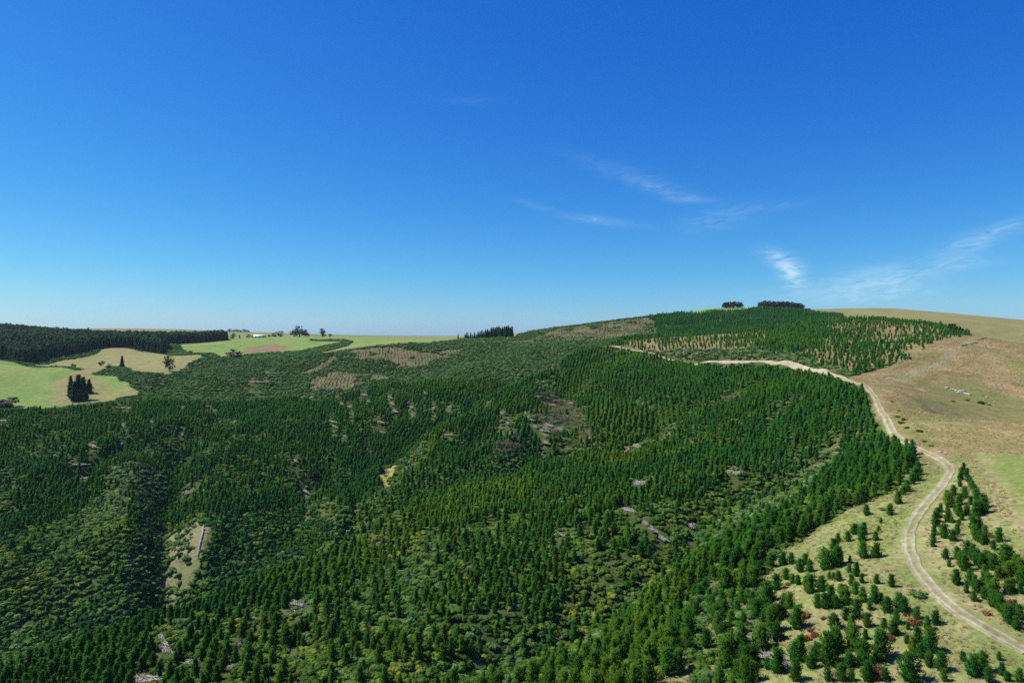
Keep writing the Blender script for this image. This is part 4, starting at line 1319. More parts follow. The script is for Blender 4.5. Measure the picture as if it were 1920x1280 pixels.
def place_pines():
    """young pines: planting rows in the forest zones; returns x, y, height, tint"""
    X, Y, H, T = [], [], [], []
    for (sp, x0, x1, y0, y1, ang, zones, keep, hh, jit) in (
            (2.35, -330, 330, 55, 360, R(14), (FOREST,), .97, 3.65, .5),
            (3.0, 0, 120, 55, 150, R(40), (THICK,), .62, 4.4, .6),
            (2.75, -520, 420, 330, 660, R(-9), (FOREST,), .96, 4.1, .6),
            (4.3, -60, 460, 330, 860, R(33), (SPARSE,), .86, 3.3, .6),
            (3.3, 20, 560, 660, 1200, R(20), (FOREST,), .95, 4.4, .6),
            (3.4, -330, 330, 560, 1100, R(8), (BROWN,), .62, 1.7, .5),
            (3.2, -480, 300, 520, 1000, R(25), (SCRUB,), .14, 2.2, .6),
            (3.1, -330, 330, 60, 520, R(-5), (SCRUB, OPENSCRUB), .36, 3.4, .6)):
        x, y = grid_points(sp, x0, x1, y0, y1, ang, jit)
        x, y = x + 5.0 * fbm(x, y, 70, 2, 61), y + 5.0 * fbm(x, y, 70, 2, 67)     # rows bend with the hillside
        m = in_view(x, y)
        x, y = x[m], y[m]
        z = zone(x, y)
        clear = fbm(x, y, 24, 3, 91) + .35 * fbm(x, y, 8, 2, 93)
        p = keep * np.where(np.isin(z, (SPARSE, BROWN, SCRUB)), np.clip(1.0 + 1.6 * clear, .1, 1.35), np.clip(1.12 + 2.1 * clear, .12, 1.0))
        ok = np.isin(z, zones) & (RNG.uniform(0, 1, len(x)) < p)
        if sp == 2.35:
            ok &= y < 345
        if sp == 2.75:
            ok &= (y >= 345)
        if sp == 3.3:
            ok &= y > 655
        if sp == 3.1:
            ok &= y < 520
        x, y = x[ok], y[ok]
        m = (poly_dist(x, y, ROADC) > np.where(y > 300, 4.6, 3.4)) & ~cleared(x, y)
        x, y = x[m], y[m]
        h = hh * (1 + .22 * fbm(x, y, 30, 2, 95)) * RNG.normal(1, .13, len(x)).clip(.6, 1.35)
        t = .45 * fbm(x, y, 45, 2, 97) + RNG.normal(0, .18, len(x)) + .06 + stand_light_tint(x, y) - .4 * dark_scrub_shade(x, y)
        X.append(x)
        Y.append(y)
        H.append(h)
        T.append(t)
    X, Y, H, T = map(np.concatenate, (X, Y, H, T))
    # nothing planted on top of a traced tree
    tx = np.array([(a[0], a[1]) for a in TRACED])
    m = np.ones(len(X), bool)
    near = (Y < 190) & (X > 10)
    idx = np.nonzero(near)[0]
    d = np.sqrt(((np.stack([X[idx], Y[idx]], -1)[:, None] - tx[None]) ** 2).sum(-1)).min(1)
    m[idx[d < 1.9]] = False
    return X[m], Y[m], H[m], T[m]


PX, PY, PH, PT = place_pines()
# ------------------------------------------------------------------ the plantation
NEAR = [young_pine_crown(100 + i, 850, 1.0 + .10 * math.sin(i * 2.1), .02 * math.cos(i * 3.0)) for i in range(7)]
NEARF = [young_pine_crown(150 + i, 520, .86 + .08 * math.sin(i * 2.1), .02 * math.cos(i * 3.0), .72) for i in range(7)]
MID = [young_pine_crown(200 + i, 200, .84 + .10 * math.sin(i * 1.7), 0, .78) for i in range(6)]
LOW = [young_pine_crown(300 + i, 70, .86 + .08 * math.sin(i * 1.3), 0, .8) for i in range(5)]
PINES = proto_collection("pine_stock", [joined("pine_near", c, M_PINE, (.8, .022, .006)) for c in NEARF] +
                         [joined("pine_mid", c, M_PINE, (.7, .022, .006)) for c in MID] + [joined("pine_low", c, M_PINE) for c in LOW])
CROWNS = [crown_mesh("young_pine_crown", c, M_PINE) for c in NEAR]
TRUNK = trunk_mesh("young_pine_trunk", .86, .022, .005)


def visible(x, y, ztop):
    """can the viewer see the top of something standing here past the ground in between"""
    t = np.linspace(.25, .97, 40)
    g = zat(x[:, None] * t[None], y[:, None] * t[None])
    return (g < ztop[:, None] * t[None] + .3).all(1)


def pine_thing(x, y, h, tint, k, label, group, w=1.0):
    z = float(zat(x, y))
    e = empty("young_pine", (x, y, z - .05), RNG.uniform(0, 6.28), (h * w, h * w, h))
    tag(e, label, "tree", group)
    c = link("crown", CROWNS[k % len(CROWNS)], e)
    c["tint"] = float(tint)
    link("trunk", TRUNK, e)
    return e


SPECIAL = {   # traced trees that stand out: nearest photo position of the foot -> label
    (1707, 1239): "big dark pine standing alone right of the red shrub at the bottom edge",
    (1651, 1237): "tall broad dark green pine below the low wide red shrub on the grass",
    (1744, 1223): "broad round-topped dark pine, largest in the cluster left of the track bend",
    (1672, 1101): "small round pine standing alone on open grass inside the track bend",
    (1643, 1095): "small narrow pine on open grass left of the round pine in the track bend",
    (1684, 1017): "slim leaning pine on the grass just below two tiny pines by the forest edge",
    (1647, 999): "small pine on bright green grass, lower of two by the forest edge",
    (1652, 982): "tiny round pine on bright green grass, upper of two by the forest edge",
    (1684, 947): "single rounded pine on dry grass between forest edge and track",
    (1698, 885): "tiny pine on dry grass just below the pointed tip of the forest",
    (1699, 836): "tiny pine at the forest edge beside the upper gravel track",
    (1680, 829): "smallest pine at the forest edge where the track narrows",
    (1873, 1018): "dark pine standing by itself on the outer grass right of the planted strip",
    (1806, 883): "topmost pine at the pointed tip of the planted strip right of the track",
    (1873, 1100): "pine at the outer edge of the planted strip close to the frame",
    (1793, 1098): "dark pine on the pale grass nearest the track in the planted strip",
    (1698, 1239): "yellow-green sapling just above the big dark pine at the bottom edge",
    (1872, 1239): "tiny pine sapling alone on grass just below the lower track",
    (1805, 1241): "low dark pine sapling standing apart below the lower track",
    (1879, 1267): "medium pine alone on grass near the bottom right corner",
}
G_RIGHT = "young pines in the planted strip right of the track"
G_LEFT = "young pines spaced out on the grass left of the track"
G_DENSE = "young pines in the thick rows at the lower forest edge"
G_NEAR = "plantation pines in the nearest rows of the closed forest"


def size_word(h):
    return "tiny" if h < 1.9 else "small" if h < 2.8 else "mid-size" if h < 3.9 else "tall"


def spot_label(side, px, py, h):
    w = size_word(h)
    if side == "right":
        edge = np.interp(py, [880, 950, 1020, 1100, 1200], [1805, 1820, 1835, 1880, 1925])
        where = ("at the pointed upper tip" if py < 945 else "on the track side" if px < edge - 55 else "in the middle rows" if px < edge else "on the outer side")
        band = "" if py < 945 else (", upper half" if py < 1045 else ", lower half")
        return "%s young pine %s of the strip right of the track%s" % (w, where, band), G_RIGHT
    if side == "left":
        where = ("on dry grass by the forest edge" if py < 1010 else "on the bright grass inside the track bend" if py < 1110 else
                 "on the straw grass below the track bend" if py < 1200 else "on the straw grass along the bottom edge")
        if px > 1760:
            where = "on straw grass in the bottom right corner"
        return "%s young pine %s" % (w, where), G_LEFT
    where = ("in thick rows next to the closed forest" if py < 1100 else "in thick rows left of the bright grass strip" if py < 1190 else "in thick rows along the bottom edge")
    return "%s bushy young pine %s" % (w, where), G_DENSE


def build_pines():
    done = 0
    left = dict(SPECIAL)
    names = {}
    for (sx, sy), lab in left.items():
        d = [math.hypot(a[4] - sx, a[5] - sy) for a in TRACED]
        for q in np.argsort(d):
            if int(q) not in names:
                names[int(q)] = lab
                break
    for i, (x, y, h, side, px, py) in enumerate(TRACED):
        lab, grp = spot_label(side, px, py, h)
        lab = names.get(i, lab)
        tint = float(np.clip(.12 + RNG.normal(0, .22), -.5, .7))
        if "yellow" in lab:
            tint = .95
        pine_thing(x, y, h, tint, i, lab, grp, RNG.uniform(1.12, 1.42))
        done += 1
    r = np.hypot(PX, PY)
    z = zat(PX, PY)
    u, v, f = project(PX, PY, z + PH * .6)
    cand = np.nonzero((r < 190) & (u > 0) & (u < 1920) & (v < 1290) & (v > 600))[0]
    cand = cand[visible(PX[cand], PY[cand], z[cand] + PH[cand])]
    cand = cand[np.argsort(-(PH[cand] / r[cand]))][:max(0, 298 - done)]
    for k, i in enumerate(cand):
        pine_thing(PX[i], PY[i], PH[i], PT[i] + .12, int(i), "young green pine in the nearest closed rows, %s" % ("beside the thick rows" if u[i] > 1180 else "on the near slope" if u[i] > 850 else "on the middle spur at the bottom edge"), G_NEAR, 1.08)
    rest = np.ones(len(PX), bool)
    rest[cand] = False
    x, y, h, t, r = PX[rest], PY[rest], PH[rest], PT[rest], r[rest]
    n = len(x)
    idx = np.where(r < 230, RNG.integers(0, 7, n), np.where(r < 480, 7 + RNG.integers(0, 6, n), 13 + RNG.integers(0, 5, n)))
    w = RNG.uniform(.9, 1.2, n)
    h = h * RNG.uniform(.78, 1.16, n)
    scatter("pine_plantation", PINES, np.stack([x, y, zat(x, y) - .05], -1), np.stack([h * w, h * w, h], -1), RNG.uniform(0, 6.28, n), idx, t,
            "dense young pine plantation covering the slopes and gullies", RNG.normal(0, .03, (n, 2)))
    print("pines", done, len(cand), n)


build_pines()

# ------------------------------------------------------------------ scrub between and beyond the pines
BUSH = [joined("scrub_bush", bush_crown(400 + i, 150, leaf=.105), M_SCRUB) for i in range(6)]
BUSHF = [joined("scrub_bush_far", bush_crown(450 + i, 46, leaf=.19), M_SCRUB) for i in range(5)]
TWIG = [joined("twig_bush", twig_crown(480 + i, 110), M_GREYTWIG) for i in range(4)]
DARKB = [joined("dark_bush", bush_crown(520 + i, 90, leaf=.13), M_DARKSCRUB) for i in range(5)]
SCRUBS = proto_collection("scrub_stock", BUSH + BUSHF + TWIG + DARKB)


LOG_CLEAR = [xy(p) for p in ((366, 985), (392, 985), (388, 1050), (378, 1072), (362, 1072), (362, 1050))]


def build_scrub():
    X, Y, S, T, I = [], [], [], [], []
    for (sp, y0, y1, zs, keep, size) in ((1.4, 55, 250, (SCRUB, OPENSCRUB, PALE, DEAD, YELLOW), .95, 2.3), (1.75, 250, 460, (SCRUB, OPENSCRUB, PALE, DEAD, YELLOW), .95, 2.8),
                                         (2.7, 460, 760, (SCRUB, OPENSCRUB, DEAD, GORSE), .88, 3.0), (3.6, 760, 1200, (SCRUB, GORSE, OPENSCRUB), .8, 3.6),
                                         (1.6, 55, 330, (FOREST, THICK), .88, 1.8), (2.1, 330, 640, (FOREST,), .85, 2.3), (3.2, 540, 1100, (BROWN,), .36, 1.4)):
        x, y = grid_points(sp, -.82 * y1, .82 * y1, y0, y1, .3, sp * .6)
        m = in_view(x, y)
        x, y = x[m], y[m]
        z = zone(x, y)
        pr = keep * np.where(z == PALE, .45, np.where(z == OPENSCRUB, .95, np.where(z == YELLOW, .15, 1.0)))
        ok = np.isin(z, zs) & (RNG.uniform(0, 1, len(x)) < pr)
        x, y, z = x[ok], y[ok], z[ok]
        m = (poly_dist(x, y, ROADC) > np.where(y > 300, 4.4, 3.2)) & ~in_poly(x + 3.5 * fbm(x, y, 6, 2, 88), y + 5 * fbm(x, y, 7, 2, 89), LOG_CLEAR) & ~(cleared(x, y) & (RNG.uniform(0, 1, len(x)) < .75))
        x, y, z = x[m], y[m], z[m]
        n = len(x)
        t = np.clip(.75 * fbm(x, y, 20, 3, 131) + RNG.normal(0, .35, n), -1, 1)
        t = np.where(z == PALE, -.5 + .6 * t, t)
        t = np.where(z == OPENSCRUB, np.where(RNG.uniform(0, 1, n) < .6, -.85, .5) + .2 * t, t)
        t = np.where((z == FOREST) | (z == SCRUB), t + .8 * np.maximum(0, stand_light_tint(x, y)), t)
        t = np.where(z == GORSE, -.25, t)
        t = np.where((z == SCRUB) & (y > 560), -.38 + .45 * t, t)
        far = np.hypot(x, y) > 300
        i = np.where(far, 6 + RNG.integers(0, 5, n), RNG.integers(0, 6, n))
        dead = np.where(z == DEAD, .7, np.where(z == OPENSCRUB, .12, np.where(z == BROWN, .5, .045)))
        i = np.where(RNG.uniform(0, 1, n) < dead, 11 + RNG.integers(0, 4, n), i)
        i = np.where(((z == SCRUB) | (z == FOREST) | (z == OPENSCRUB)) & (RNG.uniform(0, 1, n) < np.where(dark_scrub_shade(x, y), .75, np.where(y > 560, .15, .2))), 15 + RNG.integers(0, 5, n), i)
        s = size * RNG.uniform(.6, 1.25, n) * np.where(z == GORSE, 1.35, np.where(z == BROWN, .8, np.where(z == DEAD, 1.15, 1.0)))
        X.append(x)
        Y.append(y)
        S.append(s)
        T.append(t)
        I.append(i)
    X, Y, S, T, I = map(np.concatenate, (X, Y, S, T, I))
    n = len(X)
    print("scrub", n)
    scatter("scrub", SCRUBS, np.stack([X, Y, zat(X, Y) - .08], -1), np.stack([S * 1.15, S * 1.15, S * RNG.uniform(.6, .95, n)], -1), RNG.uniform(0, 6.28, n), I, T,
            "low olive and grey scrub filling the gullies and gaps between pines")


build_scrub()

TUFTS = proto_collection("tuft_stock", [joined("grass_tuft", tuft_mesh(500 + i), M_TUFT) for i in range(5)])


def build_grass():
    X, Y, S, T = [], [], [], []
    for sp, y0, y1, zs, keep, size in ((0.7, 60, 205, (GRASS, THICK), .8, .55), (1.15, 100, 300, (HILL,), .8, .55), (2.0, 300, 520, (HILL, FARHILL, HOLLOW), .7, .8), (1.2, 55, 420, (PALE, YELLOW), .8, .8), (1.7, 330, 560, (SPARSE, HILL), .45, .7)):
        x, y = grid_points(sp, -.3 * y1, .82 * y1, y0, y1, .2, sp * .4)
        m = in_view(x, y)
        x, y = x[m], y[m]
        z = zone(x, y)
        ok = np.isin(z, zs) & (RNG.uniform(0, 1, len(x)) < keep * np.clip(.75 + 1.2 * fbm(x, y, 8, 3, 151), .08, 1.1)) & (poly_dist(x, y, ROADC) > 1.9)
        x, y = x[ok], y[ok]
        n = len(x)
        X.append(x)
        Y.append(y)
        S.append(size * RNG.uniform(.5, 1.3, n))
        T.append(np.clip(.9 * fbm(x, y, 11, 3, 155) + RNG.normal(0, .3, n) - .45 * np.isin(z[ok], (HILL, SPARSE)), -1, 1))
    X, Y, S, T = map(np.concatenate, (X, Y, S, T))
    n = len(X)
    print("tufts", n)
    scatter("dry_grass", TUFTS, np.stack([X, Y, zat(X, Y) - .02], -1), np.stack([S, S, S * RNG.uniform(.5, 1.0, n)], -1), RNG.uniform(0, 6.28, n), RNG.integers(0, 5, n), T,
            "dry straw and green grass tufts covering the open slope")


build_grass()
# ------------------------------------------------------------------ mature pines: the far forest, its edge, shelterbelt and stands
OLD = [mature_pine_crown(600 + i, 420, .17 + .02 * (i % 3), .06, .4) for i in range(5)]
OLDF = [mature_pine_crown(620 + i, 60, .19, .04, .3) for i in range(4)]
BROADC = [round_crown(640 + i, 420, .40, .06, .05) for i in range(4)]
FLATC = [round_crown(660 + i, 130, .36, .05, .085, 8) for i in range(4)]
OLD_ME = [crown_mesh("mature_pine_crown", c, M_OLDPINE) for c in OLD]
BROAD_ME = [crown_mesh("round_tree_crown", c, M_BROAD) for c in BROADC]
FLAT_ME = [crown_mesh("stand_tree_crown", c, M_BROWNTREE) for c in FLATC]
OLD_TRUNK = trunk_mesh("mature_pine_trunk", .8, .016, .005)
BROAD_TRUNK = trunk_mesh("round_tree_trunk", .6, .030, .012)
OLDS = proto_collection("old_pine_stock", [joined("old_pine_far", c, M_OLDPINE, (.5, .014, .008)) for c in OLDF])


def tree_thing(name, x, y, h, w, crown, trunk, label, group=None, tint=0.0, sink=.1):
    z = float(zat(x, y))
    e = empty(name, (float(x), float(y), z - sink), RNG.uniform(0, 6.28), (h * w, h * w, h))
    tag(e, label, "tree", group)
    c = link("crown", crown, e)
    c["tint"] = float(tint)
    link("trunk", trunk, e)
    return e


def mature_forest():
    x, y = grid_points(5.2, -1150, -300, 760, 1620, R(18), 1.2)
    m = in_view(x, y, 1.12) & (zone(x, y, 5.0) == MATURE)
    x, y = x[m], y[m]
    # a closed block of tall pines: front edge trees one by one, the mass behind as one wood
    h = 14.8 * (1 + .2 * fbm(x, y, 80, 2, 201)) * RNG.normal(1, .11, len(x))
    front = zone(x + 4 - 16 * x / np.hypot(x, y), y - 16 * y / np.hypot(x, y), 5.0) != MATURE
    u, v, f = project(x, y, zat(x, y) + h * .6)
    idx = np.nonzero(front & (u > 0) & (u < 1920))[0]
    idx = idx[visible(x[idx], y[idx], zat(x[idx], y[idx]) + h[idx] * .8)]
    idx = idx[np.argsort(y[idx])][:120]
    for k, i in enumerate(idx):
        tree_thing("mature_pine", x[i], y[i], h[i], 1.5, OLD_ME[k % 5], OLD_TRUNK,
                   "tall pine at the old forest front, %s" % ("left part above the bright pasture" if u[i] < 120 else "middle part above the tan paddock" if u[i] < 250 else "block beyond the lone columnar tree" if u[i] < 318 else "far right tail above the green pasture"), "front row pines of the dark old forest", RNG.normal(-.1, .2))
    rest = np.ones(len(x), bool)
    rest[idx] = False
    x, y, h = x[rest], y[rest], h[rest]
    n = len(x)
    print("old pines", len(idx), n)
    scatter("pine_forest", OLDS, np.stack([x, y, zat(x, y) - .1], -1), np.stack([h * 1.45, h * 1.45, h], -1), RNG.uniform(0, 6.28, n), RNG.integers(0, 4, n),
            np.clip(.4 * fbm(x, y, 60, 2, 207) + RNG.normal(-.05, .2, n), -1, 1), "dark mature pine forest on the far left ridge")


mature_forest()


def far_trees():
    # single trees and groups on the left farmland: photo x, y of the foot, distance, height, width factor, kind, label
    for px, py, t, h, w, kind, lab in (
            (133, 737, 610, 20, 1.15, 'o', "tall narrow pine at the left of the pasture group"),
            (147, 744, 603, 23, 1.5, 'o', "broadest tall pine in the middle of the pasture group"),
            (156, 742, 602, 21, 1.4, 'o', "dark pine leaning over the front right of the pasture group"),
            (140, 745, 600, 18, 1.4, 'o', "low bushy pine at the foot of the pasture group"),
            (167, 730, 625, 13, 1.6, 'o', "shorter spreading pine right of the pasture group"),
            (317, 689, 735, 17, 1.0, 'b', "lone dark columnar tree on the edge of the tan paddock"),
            (229, 690, 755, 13.5, 1.3, 'o', "pointed conifer rising behind the dark hedge on the left pasture"),
            (204, 694, 735, 6, 1.4, 'b', "round shrub tree at the left end of the dark hedge"),
            (191, 676, 800, 7, 1.3, 'b', "small dark tree alone in the tan paddock below the old forest"),
            (137, 687, 735, 4.5, 1.6, 'b', "low round bush on the crest of the bright pasture"),
            (22, 752, 575, 9, 2.2, 't', "grey brown leafless bush clump at the left frame edge"),
            (10, 756, 570, 8, 2.4, 't', "lower grey bush right at the left frame edge"),
            (439, 672, 830, 11, 2.2, 'k', "rounded dark brown bush at the top of the scrub gully"),
            (562, 631, 1420, 26, 1.35, 'b', "big rounded tree, largest of the clump on the far ridge"),
            (551, 631, 1425, 16, 1.4, 'b', "shorter tree at the left of the big rounded tree on the ridge"),
            (574, 630, 1425, 17, 1.1, 'b', "tree at the right side of the big rounded tree on the ridge"),
            (605, 629, 1440, 20, .95, 'b', "open-topped tree standing alone on the far ridge"),
            (619, 629, 1450, 9, .9, 'b', "small thin tree right of the open-topped ridge tree"),
            (525, 630, 1430, 13, 1.9, 't', "greyish rounded tree left of the ridge clump"),
            (514, 630, 1440, 10, 1.5, 'b', "dark small tree left of the greyish ridge tree"),
            (505, 630, 1440, 6, 1.6, 'b', "small bush right of the pale farm shed"),
            (466, 632, 1420, 9, 1.6, 'b', "round tree left of the pale farm shed"),
            (474, 632, 1415, 6, 1.5, 'b', "low tree touching the left end of the pale farm shed"),
            (437, 633, 1360, 12, 1.3, 'b', "dark round tree right of the end of the old forest"),
            (449, 633, 1380, 8, .8, 'b', "thin tree between the old forest and the farm shed"),
            (305, 622, 1460, 12, 1.4, 'b', "tree poking above the old forest skyline"),
            (654, 644, 1080, 4, 1.5, 'b', "small bush right of the long hedge on the green pasture"),
            (859, 636, 1060, 9, .9, 'o', "small lone pine left of the shelterbelt"),
            (1054, 610, 1010, 3.5, 1.5, 'b', "lone bush on the skyline of the brown hill"),
            (1785, 616, 560, 6, 1.8, 'k', "dark brown bush, left of two at the end of the upper plantation"),
            (1795, 617, 550, 6, 1.7, 'k', "dark brown bush, right of two at the end of the upper plantation")):
        p = at(px, py, t)
        me, tr = {'o': (OLD_ME[int(px) % 5], OLD_TRUNK), 'b': (BROAD_ME[int(px) % 4], BROAD_TRUNK), 'k': (FLAT_ME[int(px) % 4], BROAD_TRUNK), 't': (FLAT_ME[int(px) % 4], BROAD_TRUNK)}[kind]
        tree_thing("pine_tree" if kind == 'o' else "round_tree", p[0], p[1], h, w, me, tr, lab, None, .8 if kind == 't' else (-.1 if px == 305 else 0))
    # skyline trees behind the old forest
    for k, (px, t, h, w) in enumerate(((78, 1700, 18, 1.7), (86, 1705, 20, 1.6), (95, 1700, 19, 1.8), (105, 1710, 20, 1.7), (112, 1700, 15, 1.5))):
        p = at(px, 612, t)
        tree_thing("round_tree", p[0], p[1], h, w, BROAD_ME[k % 4], BROAD_TRUNK, "dark rounded tree in the tight skyline clump above the old forest", "skyline clump above the old forest")
    for k, (px, t, h, w) in enumerate(((118, 1720, 12, .8), (124, 1730, 11, .8), (133, 1720, 15, .9), (139, 1725, 16, .9), (146, 1720, 16, .9), (151, 1730, 13, .8))):
        p = at(px, 613, t)
        tree_thing("round_tree", p[0], p[1], h, w, BROAD_ME[k % 4], BROAD_TRUNK, "thin-trunked tree in the loose skyline row above the old forest", "loose skyline row above the old forest")
    for k, (px, t) in enumerate([(156 + 5 * i, 1800 - 3 * i) for i in range(6)] + [(196 + 4 * i, 1850) for i in range(4)] + [(330, 1900), (338, 1900), (346, 1900)] + [(430 + 7 * i, 2050) for i in range(6)]):
        p = at(px, 614, t)
        tree_thing("round_tree", p[0], p[1], RNG.uniform(8, 12), 1.7, BROAD_ME[k % 4], BROAD_TRUNK, "low dark tree in the broken hedge along the far left skyline", "broken skyline hedge on the far left")
    # pine shelterbelt in the middle distance
    n = 26
    for k in range(n):
        u = k / (n - 1)
        px = 872 + 88 * u
        t = 1010 - 60 * u + RNG.normal(0, 5)
        py = 637 - 6 * u - (2.0 if u > .6 else 0)
        h = (7 + 11 * u + RNG.normal(0, 1.3)) if u < .62 else 15.5 + RNG.normal(0, 1.6)
        p = at(px, py, t)
        tree_thing("shelterbelt_pine", p[0], p[1], h, 1.25, OLD_ME[k % 5], OLD_TRUNK, "dark pine in the stepped shelterbelt on the middle skyline", "shelterbelt pines on the middle skyline", -.1)
    # two old stands on the right hilltop
    for k in range(16):
        u = k / 15
        p = at(1357 + 34 * u, 577 + 3 * u, 1135 + RNG.uniform(-14, 14))
        tree_thing("stand_tree", p[0], p[1], RNG.uniform(8.5, 11) - 4 * max(0, u - .6), 1.15, FLAT_ME[k % 4], BROAD_TRUNK, "brown-trunked tree in the small stand on the green hilltop", "small tree stand on the green hilltop")
    for k in range(38):
        u = (k // 2) / 18
        p = at(1424 + 80 * u, 577 + 2.5 * abs(u - .4), 1135 + 14 * (k % 2) + RNG.uniform(-5, 5))
        tree_thing("stand_tree", p[0], p[1], RNG.uniform(10.5, 13) - 4 * max(0, .12 - u) * 6 - 3 * max(0, u - .85) * 6, 1.05, FLAT_ME[k % 4], BROAD_TRUNK, "brown-trunked tree in the long hilltop stand, %s" % ("left end" if u < .3 else "middle" if u < .7 else "right end"), "long tree stand on the right hilltop")


far_trees()

# ------------------------------------------------------------------ farm shed on the far ridge
M_SHED = mat_grain("pale_sheet_metal", (.62, .64, .64), (.74, .75, .74), 1.5, .5, .05)
M_SHEDROOF = mat_grain("pale_roof_iron", (.70, .72, .73), (.80, .81, .81), 1.5, .45, .05)
M_DARKDOOR = mat_grain("dark_doorway", (.05, .05, .05), (.08, .08, .08), 2)


def box_mesh(name, x0, x1, y0, y1, z0, z1, mat):
    v = [(x, y, z) for z in (z0, z1) for y in (y0, y1) for x in (x0, x1)]
    f = [(0, 2, 3, 1), (4, 5, 7, 6), (0, 1, 5, 4), (2, 6, 7, 3), (0, 4, 6, 2), (1, 3, 7, 5)]
    return mesh_np(name, v, f, [mat])


def farm_shed(px, py, t, w, d, h, label):
    p = at(px, py, t)
    z = float(zat(p[0], p[1]))
    e = empty("farm_shed", (p[0], p[1], z - .2), R(8))
    tag(e, label, "shed")
    link("wall", box_mesh("shed_wall", -w / 2, w / 2, -d / 2, d / 2, 0, h, M_SHED), e)
    v = [(-w / 2 - .4, -d / 2 - .5, h), (w / 2 + .4, -d / 2 - .5, h), (w / 2 + .4, 0, h + d * .25), (-w / 2 - .4, 0, h + d * .25), (w / 2 + .4, d / 2 + .5, h), (-w / 2 - .4, d / 2 + .5, h)]
    v += [(x, y, zz - .12) for x, y, zz in v]
    link("roof", mesh_np("shed_roof", v, [(0, 1, 2, 3), (3, 2, 4, 5), (7, 6, 9, 8), (8, 9, 11, 10), (0, 6, 7, 1), (5, 4, 10, 11), (0, 3, 9, 6), (3, 5, 11, 9), (1, 7, 8, 2), (2, 8, 10, 4)], [M_SHEDROOF]), e)
    for s in (-.28, .05, .32):
        link("door", box_mesh("shed_door", w * s - 1.4, w * s + 1.4, -d / 2 - .06, -d / 2 + .02, .3, h * .8, M_DARKDOOR), e)


farm_shed(487, 631, 1405, 24, 9, 4.2, "long pale farm shed among dark trees on the far ridge")
farm_shed(136, 618, 1640, 9, 6, 3.0, "small pale shed below the loose skyline row of trees")


# ------------------------------------------------------------------ felled wood: the bleached log and the slash heaps
def tube(pts, r0, r1, sides=6):
    pts = np.array(pts, float)
    V, Fc = [], []
    n = len(pts)
    for i in range(n):
        d = pts[min(i + 1, n - 1)] - pts[max(i - 1, 0)]
        d /= np.linalg.norm(d)
        a = np.cross(d, [0.3, .2, 1.0])
        a /= np.linalg.norm(a)
        b = np.cross(d, a)
        r = r0 + (r1 - r0) * i / (n - 1)
        for s in range(sides):
            an = 6.2832 * s / sides
            V.append(pts[i] + r * (math.cos(an) * a + math.sin(an) * b))
    for i in range(n - 1):
        for s in range(sides):
            Fc.append((i * sides + s, i * sides + (s + 1) % sides, (i + 1) * sides + (s + 1) % sides, (i + 1) * sides + s))
    Fc.append(tuple(range(3)) + (3,))
    return V, Fc


def dead_log():
    a, b = hit(381, 992), hit(372, 1046)
    base = (a + b) / 2
    e = empty("fallen_tree", base)
    tag(e, "long bleached dead tree trunk lying on the pale gully slope", "fallen tree")
    n = 9
    pts = []
    for i in range(n):
        u = i / (n - 1)
        q = a * (1 - u) + b * u
        g = float(zat(q[0], q[1]))
        pts.append((q[0] - base[0] + .35 * math.sin(u * 5), q[1] - base[1], g - base[2] + 1.15 - .5 * u))
    v, f = tube(pts, .48, .24, 7)
    link("trunk", mesh_np("log_trunk", v, f, [M_DEADWOOD], True), e)
    P = np.array(pts)
    for k, (i, dx, dy, dz) in enumerate(((1, 2.6, .4, .4), (1, 3.8, -1.6, .3), (2, -2.4, -1.8, .3), (2, 4.5, -2.5, .4), (0, 1.6, 2.0, .8), (0, -1.2, 2.4, .5), (7, 2.6, -.3, .2), (7, 3.0, .8, .5), (8, -1.2, -1.8, .1), (5, 1.6, 1.0, .8))):
        p0 = P[i]
        q = p0 + np.array([dx, dy, dz])
        mid = (p0 + q) / 2 + np.array([.2, .1, .35])
        v, f = tube([p0, mid, q], .17, .06, 5)
        link("branch", mesh_np("log_branch", v, f, [M_DEADWOOD], True), e)


dead_log()


def stick_heap_meshes(seed, n, lx, ly):
    rg = np.random.default_rng(seed)
    V, Fc = [], []
    for i in range(n):
        c = np.array([rg.uniform(-lx, lx) * .5, rg.uniform(-ly, ly) * .5, 0])
        hh = .75 * (1 - (2 * c[0] / lx) ** 2 * .7) * (1 - (2 * c[1] / ly) ** 2 * .7)
        c[2] = rg.uniform(.05, .25 + hh)
        a = rg.normal(1.2, .7)
        ln = rg.uniform(.8, 2.6)
        d = np.array([math.cos(a), math.sin(a), rg.normal(0, .16)]) * ln / 2
        r = rg.uniform(.05, .15)
        off = len(V)
        v, f = tube([c - d, c + d], r, r * .6, 4)
        V += v
        Fc += [tuple(q + off for q in ff) for ff in f]
    return mesh_np("slash_sticks", V, Fc, [M_DEADWOOD])


def mound_mesh(seed, lx, ly, hh, mat, n=11):
    rg = np.random.default_rng(seed)
    V, Fc = [(0, 0, hh)], []
    rings = 4
    for k in range(1, rings + 1):
        for s in range(n):
            a = 6.2832 * s / n
            r = k / rings * rg.uniform(.85, 1.12)
            V.append((.5 * lx * r * math.cos(a), .5 * ly * r * math.sin(a), hh * (1 - (k / rings) ** 2) * rg.uniform(.7, 1.2) - (.35 if k == rings else 0)))
    T = [(0, 1 + s, 1 + (s + 1) % n) for s in range(n)]
    for k in range(rings - 1):
        o, p = 1 + k * n, 1 + (k + 1) * n
        for s in range(n):
            T.append((o + s, p + s, p + (s + 1) % n))
            T.append((o + s, p + (s + 1) % n, o + (s + 1) % n))
    return mesh_np("heap_mound", V, T, [mat], True)


